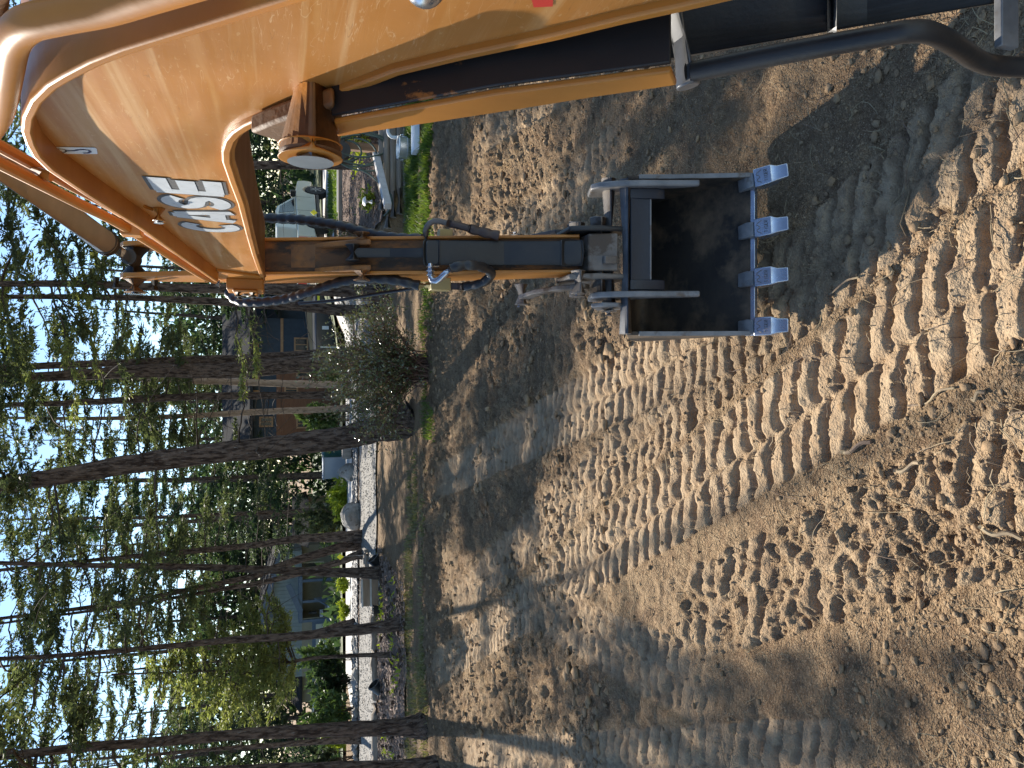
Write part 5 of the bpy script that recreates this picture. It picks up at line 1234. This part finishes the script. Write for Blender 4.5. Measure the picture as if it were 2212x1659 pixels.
# ------------------------------------------------------------------ white pickup on the upper street
hd = R(34.8); rear = Vector((4.72, 26.9, 0)); gzt = 0.33 + 0.065
TM = Matrix.Translation((rear.x, rear.y, gzt)) @ Matrix.Rotation(-hd, 4, 'Z')      # local +Y is the heading, origin under the rear axle
TK = thing('pickup_truck', (rear.x, rear.y, gzt), 'white pickup truck parked on the street beyond the boom', 'truck')
def tprism(prof, x0, x1, name, m, parent=TK, bevel=0.0, smooth=False, top=1.0):
    B = MB().prism(prof, x0, x1)
    B.v = [tuple(TM @ Vector((v[0] * (1 - (1 - top) * max(0, (v[2] - 1.0)) / 0.8), v[1], v[2]))) for v in B.v]; return B.build(name, m, parent, smooth=smooth, bevel=bevel)
def arch(cy, r): return [(cy + r * math.cos(t), 0.38 + r * math.sin(t)) for t in np.linspace(math.pi, 0, 10)]
body = [(-1.05, 0.5)] + [(a, b) for a, b in arch(0, 0.46) if b > 0.45] + [(0.5, 0.42), (2.65, 0.42)] + [(a, b) for a, b in arch(3.12, 0.46) if b > 0.45] + [(3.95, 0.5), (4.02, 0.8), (3.95, 1.02), (2.75, 1.12), (-1.08, 1.10)]
bdy = tprism(body, -0.92, 0.92, 'body', 'car_white', bevel=0.04)
cab = [(-0.35, 1.10), (2.62, 1.12), (1.82, 1.74), (1.5, 1.80), (0.15, 1.80), (-0.05, 1.76)]
tprism(cab, -0.86, 0.86, 'cabin', 'car_white', bevel=0.05, top=0.84)
for xs in (0.835, -0.875):
    for pr in ([(1.12, 1.16), (2.30, 1.17), (1.72, 1.66), (1.12, 1.70)], [(0.05, 1.16), (1.02, 1.16), (1.02, 1.70), (0.22, 1.70)]):
        tprism(pr, xs, xs + 0.04, 'side_window', 'glass', top=0.84)
tprism([(2.56, 1.15), (2.58, 1.17), (1.86, 1.73), (1.84, 1.71)], -0.70, 0.70, 'windscreen', 'glass', top=0.86)
for yy in (1.07, 2.32): tprism([(yy - 0.008, 0.55), (yy + 0.008, 0.55), (yy + 0.008, 1.10), (yy - 0.008, 1.10)], 0.915, 0.923, 'door_seam', 'ink')
for yy in (0.95, 2.1): tprism([(yy - 0.12, 0.98), (yy, 0.98), (yy, 1.01), (yy - 0.12, 1.01)], 0.92, 0.95, 'door_handle', 'car_white')
tprism([(0.55, 0.30), (2.6, 0.30), (2.6, 0.40), (0.55, 0.40)], -0.9, 0.93, 'side_step', 'black_plastic')
tprism([(2.28, 1.10), (2.42, 1.10), (2.42, 1.30), (2.26, 1.30)], 0.92, 1.14, 'mirror', 'black_plastic', bevel=0.03)
tprism([(-1.12, 0.48), (-1.0, 0.48), (-1.0, 0.70), (-1.12, 0.70)], -0.9, 0.9, 'rear_bumper', 'chrome', bevel=0.02)
for xs in (-0.88, 0.72): tprism([(-1.09, 0.78), (-1.05, 0.78), (-1.05, 1.06), (-1.09, 1.06)], xs, xs + 0.16, 'tail_light', 'tape_red')
tprism([(3.98, 0.70), (4.03, 0.72), (4.0, 0.92), (3.96, 0.92)], -0.85, 0.85, 'grille', 'black_plastic')
for yy in (0.0, 3.12):
    for xs in (-0.80, 0.80):
        B = MB().tube([(xs - 0.13, 0, 0), (xs - 0.11, 0, 0), (xs + 0.11, 0, 0), (xs + 0.13, 0, 0)], [0.30, 0.38, 0.38, 0.30], 28); B.v = [tuple(TM @ (Vector(v) + Vector((0, yy, 0.38)))) for v in B.v]
        wh_ = B.build('wheel', 'tyre', TK)
        s_ = 1 if xs > 0 else -1; B = MB().cyl((xs + s_ * 0.10, 0, 0), (xs + s_ * 0.125, 0, 0), 0.235, 24)
        for k in range(6):
            t = k * math.pi / 3; B.beam((xs + s_ * 0.13, 0.03 * math.cos(t), 0.03 * math.sin(t)), (xs + s_ * 0.13, 0.22 * math.cos(t), 0.22 * math.sin(t)), 0.03, 0.05)
        B.v = [tuple(TM @ (Vector(v) + Vector((0, yy, 0.38)))) for v in B.v]; B.build('rim', 'rim', wh_)

# ------------------------------------------------------------------ right: log wall, tub, hose, plank
LW = thing('log_wall', (4.4, 12.66, 0), 'low retaining wall of stacked weathered logs behind the green grass', 'wall')
rl_ = random.Random(8)
for k, (x0, z, yy) in enumerate(((2.72, 0.05, 12.60), (2.86, 0.155, 12.62), (2.80, 0.26, 12.64), (2.62, 0.355, 12.68), (2.95, 0.43, 12.80))):
    P = [(x, yy + 0.01 * math.sin(3 * x + k), z + 0.006 * math.sin(2 * x + 2 * k)) for x in np.linspace(x0, 7.6, 12)]
    MB().tube(P, [0.057 + 0.004 * math.sin(5 * i + k) for i in range(12)], 14, jit=0.05, rng=rl_).build('log', 'log_grey', LW, ang=70)
def lathe(B, c, prof, n=28):
    vs = []; 
    for r, z in prof:
        for k in range(n): t = 2 * math.pi * k / n; vs.append((c.x + r * math.cos(t), c.y + r * math.sin(t), c.z + z))
    return B.add(vs, [(i * n + k, i * n + (k + 1) % n, (i + 1) * n + (k + 1) % n, (i + 1) * n + k) for i in range(len(prof) - 1) for k in range(n)])
tp = PY(884, 321, 12.0); tp.z = gz(tp.x, tp.y)
TB = thing('metal_tub', tp, 'galvanised metal tub standing in front of the log wall', 'tub')
lathe(MB(), tp, [(0.0, 0.01), (0.14, 0.01), (0.145, 0.0), (0.165, 0.14), (0.168, 0.145), (0.165, 0.15), (0.178, 0.26), (0.188, 0.27), (0.185, 0.285), (0.172, 0.28), (0.15, 0.04), (0.0, 0.04)]).build('tub_body', 'galv', TB)
for s_ in (-1, 1): MB().tube([tp + Vector((s_ * 0.18, 0.04 * math.cos(t), 0.22 + 0.04 * math.sin(t) - 0.02)) + Vector((s_ * 0.02, 0, 0)) for t in np.linspace(0, math.pi, 8)], 0.006, 6).build('handle', 'galv', TB)
gp = [PY(x, y, 12.35) for x, y in ((838, 255), (838, 275), (839, 287), (845, 295), (856, 297), (890, 297))]
tag(MB().tube(smooth_path(gp, 5), 0.028, 10).build('downspout', 'gutter'), 'bent white downspout pipe hanging beside the metal tub', 'pipe')
p = PZ(897, 292, 0.10); MB_ = MB().box((p.x, p.y, 0.07), (0.52, 0.26, 0.02)); 
for dx, dy, sx_, sy_ in ((0, -0.13, 0.52, 0.015), (0, 0.13, 0.52, 0.015), (-0.26, 0, 0.015, 0.245), (0.26, 0, 0.015, 0.245)): MB_.box((p.x + dx, p.y + dy, 0.10), (sx_, sy_, 0.08))
tag(MB_.build('plastic_tray', 'gutter', smooth=False), 'shallow pale blue tray lying in the grass by the tub', 'tray')
pb = PY(851, 325, 13.0); zb_ = float(tz(pb.x, pb.y)) + 0.02
tag(MB().box((pb.x, pb.y, zb_ + 0.55), (0.13, 0.13, 1.1)).build('wooden_post', 'post_wood', bevel=0.008), 'square brown wooden post behind the metal tub', 'post')
HR = thing('hose_reel', (pb.x, pb.y - 0.08, zb_ + 0.8), 'dark green garden hose looped over a black hanger on the post', 'hose')
hc = PY(738, 328, 12.85)
MB().cyl(hc + Vector((0, 0.06, 0)), hc - Vector((0, 0.12, 0)), 0.14, 20).box(hc + Vector((0, -0.12, 0)), (0.36, 0.03, 0.07)).build('hanger', 'black_plastic', HR)
for k, (rx, rz_, dx, dz) in enumerate(((0.17, 0.24, 0.0, -0.08), (0.24, 0.37, -0.02, -0.20), (0.28, 0.50, 0.05, -0.34), (0.20, 0.46, 0.10, -0.28), (0.30, 0.56, -0.03, -0.38))):
    MB().tube([hc + Vector((dx + rx * math.cos(t), -0.08 - 0.02 * k + 0.02 * math.sin(3 * t), dz + rz_ * math.sin(t))) for t in np.linspace(0, 2 * math.pi, 40)], 0.016, 8, cap=False).build('hose_loop', 'hose_green', HR)
MB().tube(smooth_path([PY(x, y, 12.5) for x, y in ((770, 362), (795, 375), (822, 398), (843, 420), (846, 440), (838, 458), (830, 466))], 6), 0.016, 8).build('hose_tail', 'hose_green', HR)
a, b = PZ(812, 334, 0.52), PZ(838, 446, 0.50)
tag(MB().beam(a, b, 0.10, 0.11).build('grey_plank', 'plank_grey', bevel=0.006), 'long weathered grey plank lying across the mulch bank', 'plank')
lp_ = PY(815, 437, 13.4); lz_ = float(tz(lp_.x, lp_.y)) + 0.06
LA = thing('path_lantern', (lp_.x, lp_.y, lz_), 'small white garden lantern with domed cap on the mulch bank', 'lantern')
lathe(MB(), Vector((lp_.x, lp_.y, lz_)), [(0.0, 0.30), (0.05, 0.29), (0.085, 0.255), (0.085, 0.245), (0.0, 0.25)], 18).build('cap', 'white_paint', LA)
MB().cyl((lp_.x, lp_.y, lz_ + 0.13), (lp_.x, lp_.y, lz_ + 0.245), 0.04, 16).build('lens', 'label_white', LA); MB().cyl((lp_.x, lp_.y, lz_ - 0.05), (lp_.x, lp_.y, lz_ + 0.13), 0.012, 8).build('stake', 'black_plastic', LA)
tag(blk('kerb', 'concrete', 4.95, 18, float(tz(6, 22.1)) - 0.1, float(tz(6, 22.1)) + 0.16, 21.98, 22.16, None), 'pale concrete kerb between mulch bank and lawn', 'kerb')
tag(MB().beam((3.6, 21.6, 0.42), (12, 21.5, 0.42), 0.16, 0.14).build('timber_edging', 'log_grey'), 'dark timber edging along the top of the mulch bank', 'timber')
def marker(x, y, Y, zg, lab):
    p = PY(x, y, Y); r = 6.3 * Y / FPX
    t = thing('marker_flag', (p.x, p.y, zg), lab, 'marker', 'yellow diamond markers')
    MB().add([(p.x + r * a, p.y + c, p.z + r * b * 1.15) for c in (-0.006, 0.006) for a, b in ((0, 1), (1, 0), (0, -1), (-1, 0))], [(0, 1, 2, 3), (7, 6, 5, 4)] + [(i, (i + 1) % 4, 4 + (i + 1) % 4, 4 + i) for i in range(4)]).build('sign', 'yellow_flag', t, smooth=False)
    MB().cyl((p.x, p.y + 0.012, zg - 0.03), (p.x, p.y + 0.012, p.z - r * 0.4), 0.005, 6).build('stake', 'galv', t)
p = PY(678, 459, 21.9); marker(678, 459, 21.9, float(tz(p.x, p.y)) + 0.02, 'yellow diamond marker on a stake in front of the white truck')
p = PY(735, 1203, 19.5); marker(735, 1203, 19.5, float(tz(p.x, p.y)), 'yellow diamond marker on a stake by the gravel drive')

# ------------------------------------------------------------------ left: boulders, planter, logs, cabinet
def boulder(name, lab, x, y, Y, wpx, hpx, m, seed, shp, cat, zb2=None):
    p = PY(x, y, Y); p.z = float(tz(p.x, p.y)); w_ = pxw(wpx, Y) / 2; h_ = pxw(hpx, Y); r_ = random.Random(seed)
    n, mm = 18, 12; vs = []; c = p + Vector((0, 0, h_ * 0.38))
    for i in range(mm + 1):
        for k in range(n):
            t = math.pi * i / mm; f = 2 * math.pi * k / n; d = Vector((math.sin(t) * math.cos(f), math.sin(t) * math.sin(f), math.cos(t)))
            g = 1 + 0.28 * (float(fbm(np.array([d.x * 1.7 + seed + d.z]), np.array([d.y * 1.7 + d.z * 1.3 + seed]), 3, seed)[0]) - 0.5) * 2
            e = shp(d); vs.append(c + Vector((d.x * w_ * g * e, d.y * w_ * g * e, d.z * h_ * 0.62 * g)))
    fs = [(i * n + k, (i + 1) * n + k, (i + 1) * n + (k + 1) % n, i * n + (k + 1) % n) for i in range(mm) for k in range(n)]
    o = MB().add(vs, fs).build(name, m, None, ang=40); return tag(o, lab, cat)
boulder('boulder', 'large domed grey boulder standing at the edge of the cobbles', 762, 1117, 22.3, 58, 40, 'rock', 3, lambda d: 1.0, 'boulder')
boulder('boulder', 'pointed pale boulder between the tree stump and the dark woods', 748, 1020, 24.4, 40, 36, 'rock', 7, lambda d: 1 - 0.45 * max(0, d.z), 'boulder')
sp_ = PY(748, 979, 24.4); sp_.z = float(tz(sp_.x, sp_.y))
tag(MB().tube([sp_ + Vector((0, 0, z)) for z in (-0.05, 0.15, 0.35, 0.42)], [0.21, 0.19, 0.185, 0.16], 16, jit=0.12, rng=random.Random(2)).build('tree_stump', 'stump_wood', ang=50), 'short pale sawn tree stump beside the leaning trunk', 'stump')
cpn = PY(737, 1012, 30); cpn.z = float(tz(cpn.x, cpn.y)); w_ = pxw(44, 30)
EC = thing('utility_cabinet', cpn, 'plain blue grey utility cabinet behind the pointed boulder', 'cabinet')
MB().box(cpn + Vector((0, 0.3, 0.45)), (w_, 0.6, 0.82)).build('housing', 'cabinet_blue', EC, bevel=0.02); MB().box(cpn + Vector((0, 0.3, 0.88)), (w_ + 0.06, 0.68, 0.05)).build('lid', 'cabinet_blue', EC, bevel=0.01)
MB().box(cpn + Vector((0, 0.3, 0.02)), (w_ + 0.1, 0.7, 0.06)).build('plinth', 'concrete', EC)
bp_ = PY(737, 978, 31); bp_.z = float(tz(bp_.x, bp_.y)); TBn = thing('waste_bin', bp_, 'dark teal waste bin standing beside the utility cabinet', 'bin')
MB().tube([bp_ + Vector((0, 0, z)) for z in (0, 0.1, 0.8, 0.86)], [0.22, 0.24, 0.29, 0.31], 20).build('bin_body', 'bin_teal', TBn); MB().ball(bp_ + Vector((0, 0, 0.86)), 0.31, 20, 8, (1, 1, 0.35)).build('bin_lid', 'bin_teal', TBn)
# low planter of boards
pl = G(826, 1278); PLT = thing('planter_box', pl, 'low planter of brown boards and pale battens beside the straight trunk', 'planter')
pw, ph_ = pxw(56, pl.y), pxw(40, pl.y); dxy = Vector((1, 0.12, 0)).normalized()
Mp = Matrix.Translation(pl) @ Matrix.Rotation(0.12, 4, 'Z')
for k in range(2): lbox(Mp, (0, 0, 0.05 + ph_ * (0.27 + 0.46 * k)), (pw, 0.04, ph_ * 0.36), 'board', 'board', PLT, 0.004)
for k in range(3): lbox(Mp, (0, -0.012, 0.05 + ph_ * (0.04 + 0.46 * k)), (pw + 0.03, 0.05, ph_ * 0.085), 'batten', 'board_pale', PLT, 0.003)
for s_ in (-1, 1): lbox(Mp, (s_ * (pw / 2 - 0.02), 0.25, 0.05 + ph_ * 0.5), (0.035, 0.46, ph_ * 0.86), 'end_board', 'board', PLT, 0.004)
lbox(Mp, (0, 0.48, 0.05 + ph_ * 0.5), (pw, 0.035, ph_ * 0.86), 'back_board', 'board', PLT, 0.004); lbox(Mp, (0, 0.25, ph_ * 0.6), (pw - 0.08, 0.42, 0.05), 'planting_soil', 'mulch', PLT)
for i, (xa_, ya, xb_, yb, rr_, lab) in enumerate(((800, 1190, 800, 1246, 0.085, 'dark round log lying right of the straight trunk'), (815, 1318, 817, 1400, 0.085, 'weathered log edging the drive behind the curved trunk'),
        (817, 1404, 820, 1512, 0.09, 'longest weathered log edging the gravel drive'), (820, 1518, 823, 1680, 0.10, 'thick weathered log behind the leftmost trunks'))):
    a, b = G(xa_, ya), G(xb_, yb); a.z += rr_ * 0.9; b.z += rr_ * 0.9
    P = [a.lerp(b, t) + Vector((0, 0.04 * math.sin(5 * t + i), 0.01 * math.sin(7 * t))) for t in np.linspace(0, 1, 8)]
    tag(MB().tube(P, [rr_ * (1 + 0.12 * math.sin(3 * k + i)) for k in range(8)], 12, jit=0.14, rng=random.Random(i)).build('edging_log', 'log_grey', ang=60), lab, 'log', 'logs along the drive')
for x, y, r_, lab in ((826, 1224, 0.13, 'black plant pot tipped beside the straight trunk base'), (830, 1316, 0.10, 'small black pot at the left end of the planter'), (828, 1495, 0.13, 'dark pot lying on the mulch before the logs')):
    p = G(x, y) + Vector((0, 0, 0.05)); t = thing('plant_pot', p, lab, 'pot', 'black pots')
    q = Matrix.Rotation(0.9 if r_ > 0.11 else 0.0, 3, 'Y'); B = lathe(MB(), Vector((0, 0, 0)), [(0, 0.01), (r_ * 0.7, 0), (r_, r_ * 1.7), (r_ * 1.1, r_ * 1.7), (r_ * 1.1, r_ * 1.9), (r_ * 0.9, r_ * 1.9), (r_ * 0.62, 0.04), (0, 0.04)], 20)
    B.v = [tuple(q @ Vector(v) + p) for v in B.v]; B.build('pot_body', 'black_plastic', t)
# cobbles, kerb stones
rs = np.random.RandomState(21); n = 4200; x = rs.uniform(-9.5, 3.8, n); y = rs.uniform(22.35, 24.7, n)
tag(lumps('cobbles', n, x, y, rs.uniform(0.04, 0.085, n), 22, 'pebble', 0.6, z=tz(x, y) + 0.06), 'band of grey river cobbles between drive and street', 'stones', kind='stuff')
n = 160; x = rs.uniform(-14, -7.5, n); y = 23.0 + 0.25 * rs.normal(size=n) + 0.02 * (x + 8)
tag(lumps('edging_rocks', n, x, y, rs.uniform(0.08, 0.19, n), 23, 'rock', 0.7, z=tz(x, y) + 0.06), 'line of small rocks along the far side of the drive', 'stones', kind='stuff')
n = 7000; x = rs.uniform(-14, 3.2, n); y = rs.uniform(17.1, 22.1, n)
tag(lumps('drive_gravel', n, x, y, rs.uniform(0.008, 0.02, n), 24, 'gravel', 0.6, z=tz(x, y) + 0.04), 'loose pale gravel on the drive', 'gravel', kind='stuff')
n = 5000; x = np.concatenate([rs.uniform(-10, -3.4, n), rs.uniform(2.95, 8, n)]); y = np.concatenate([rs.uniform(12.6, 16.3, n), rs.uniform(13.0, 21.5, n)])
tag(lumps('mulch_chips', 2 * n, x, y, rs.uniform(0.012, 0.035, 2 * n), 25, 'bed_mulch', 0.5, z=tz(x, y) + 0.07), 'bark chips and litter on the planting beds', 'mulch', kind='stuff')
# ------------------------------------------------------------------ far woods that read as one mass
rs = np.random.RandomState(33); n = 45000
x = rs.uniform(-62, 58, n); y = rs.uniform(62, 72, n); top = 8 + 7 * fbm(x * 0.16, y * 0.05, 3, 500); z = -2.2 + top * rs.rand(n) ** 0.75
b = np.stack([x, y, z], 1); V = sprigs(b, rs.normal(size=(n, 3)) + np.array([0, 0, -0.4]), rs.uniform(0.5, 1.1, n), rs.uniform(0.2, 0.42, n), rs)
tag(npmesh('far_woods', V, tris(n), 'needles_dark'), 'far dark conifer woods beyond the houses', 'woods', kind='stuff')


n = 9000; x = rs.uniform(-45, 40, n); y = rs.uniform(35, 60, n); z = tz(x, y) + 1.5 * rs.rand(n) ** 2 * fbm(x * 0.5, y * 0.5, 2, 510) * 1.6
ok = ~(((x > -20) & (x < -9) & (y > 44)) | ((x > -7) & (x < 8) & (y < 53))); b = np.stack([x, y, z + 0.05], 1)[ok]
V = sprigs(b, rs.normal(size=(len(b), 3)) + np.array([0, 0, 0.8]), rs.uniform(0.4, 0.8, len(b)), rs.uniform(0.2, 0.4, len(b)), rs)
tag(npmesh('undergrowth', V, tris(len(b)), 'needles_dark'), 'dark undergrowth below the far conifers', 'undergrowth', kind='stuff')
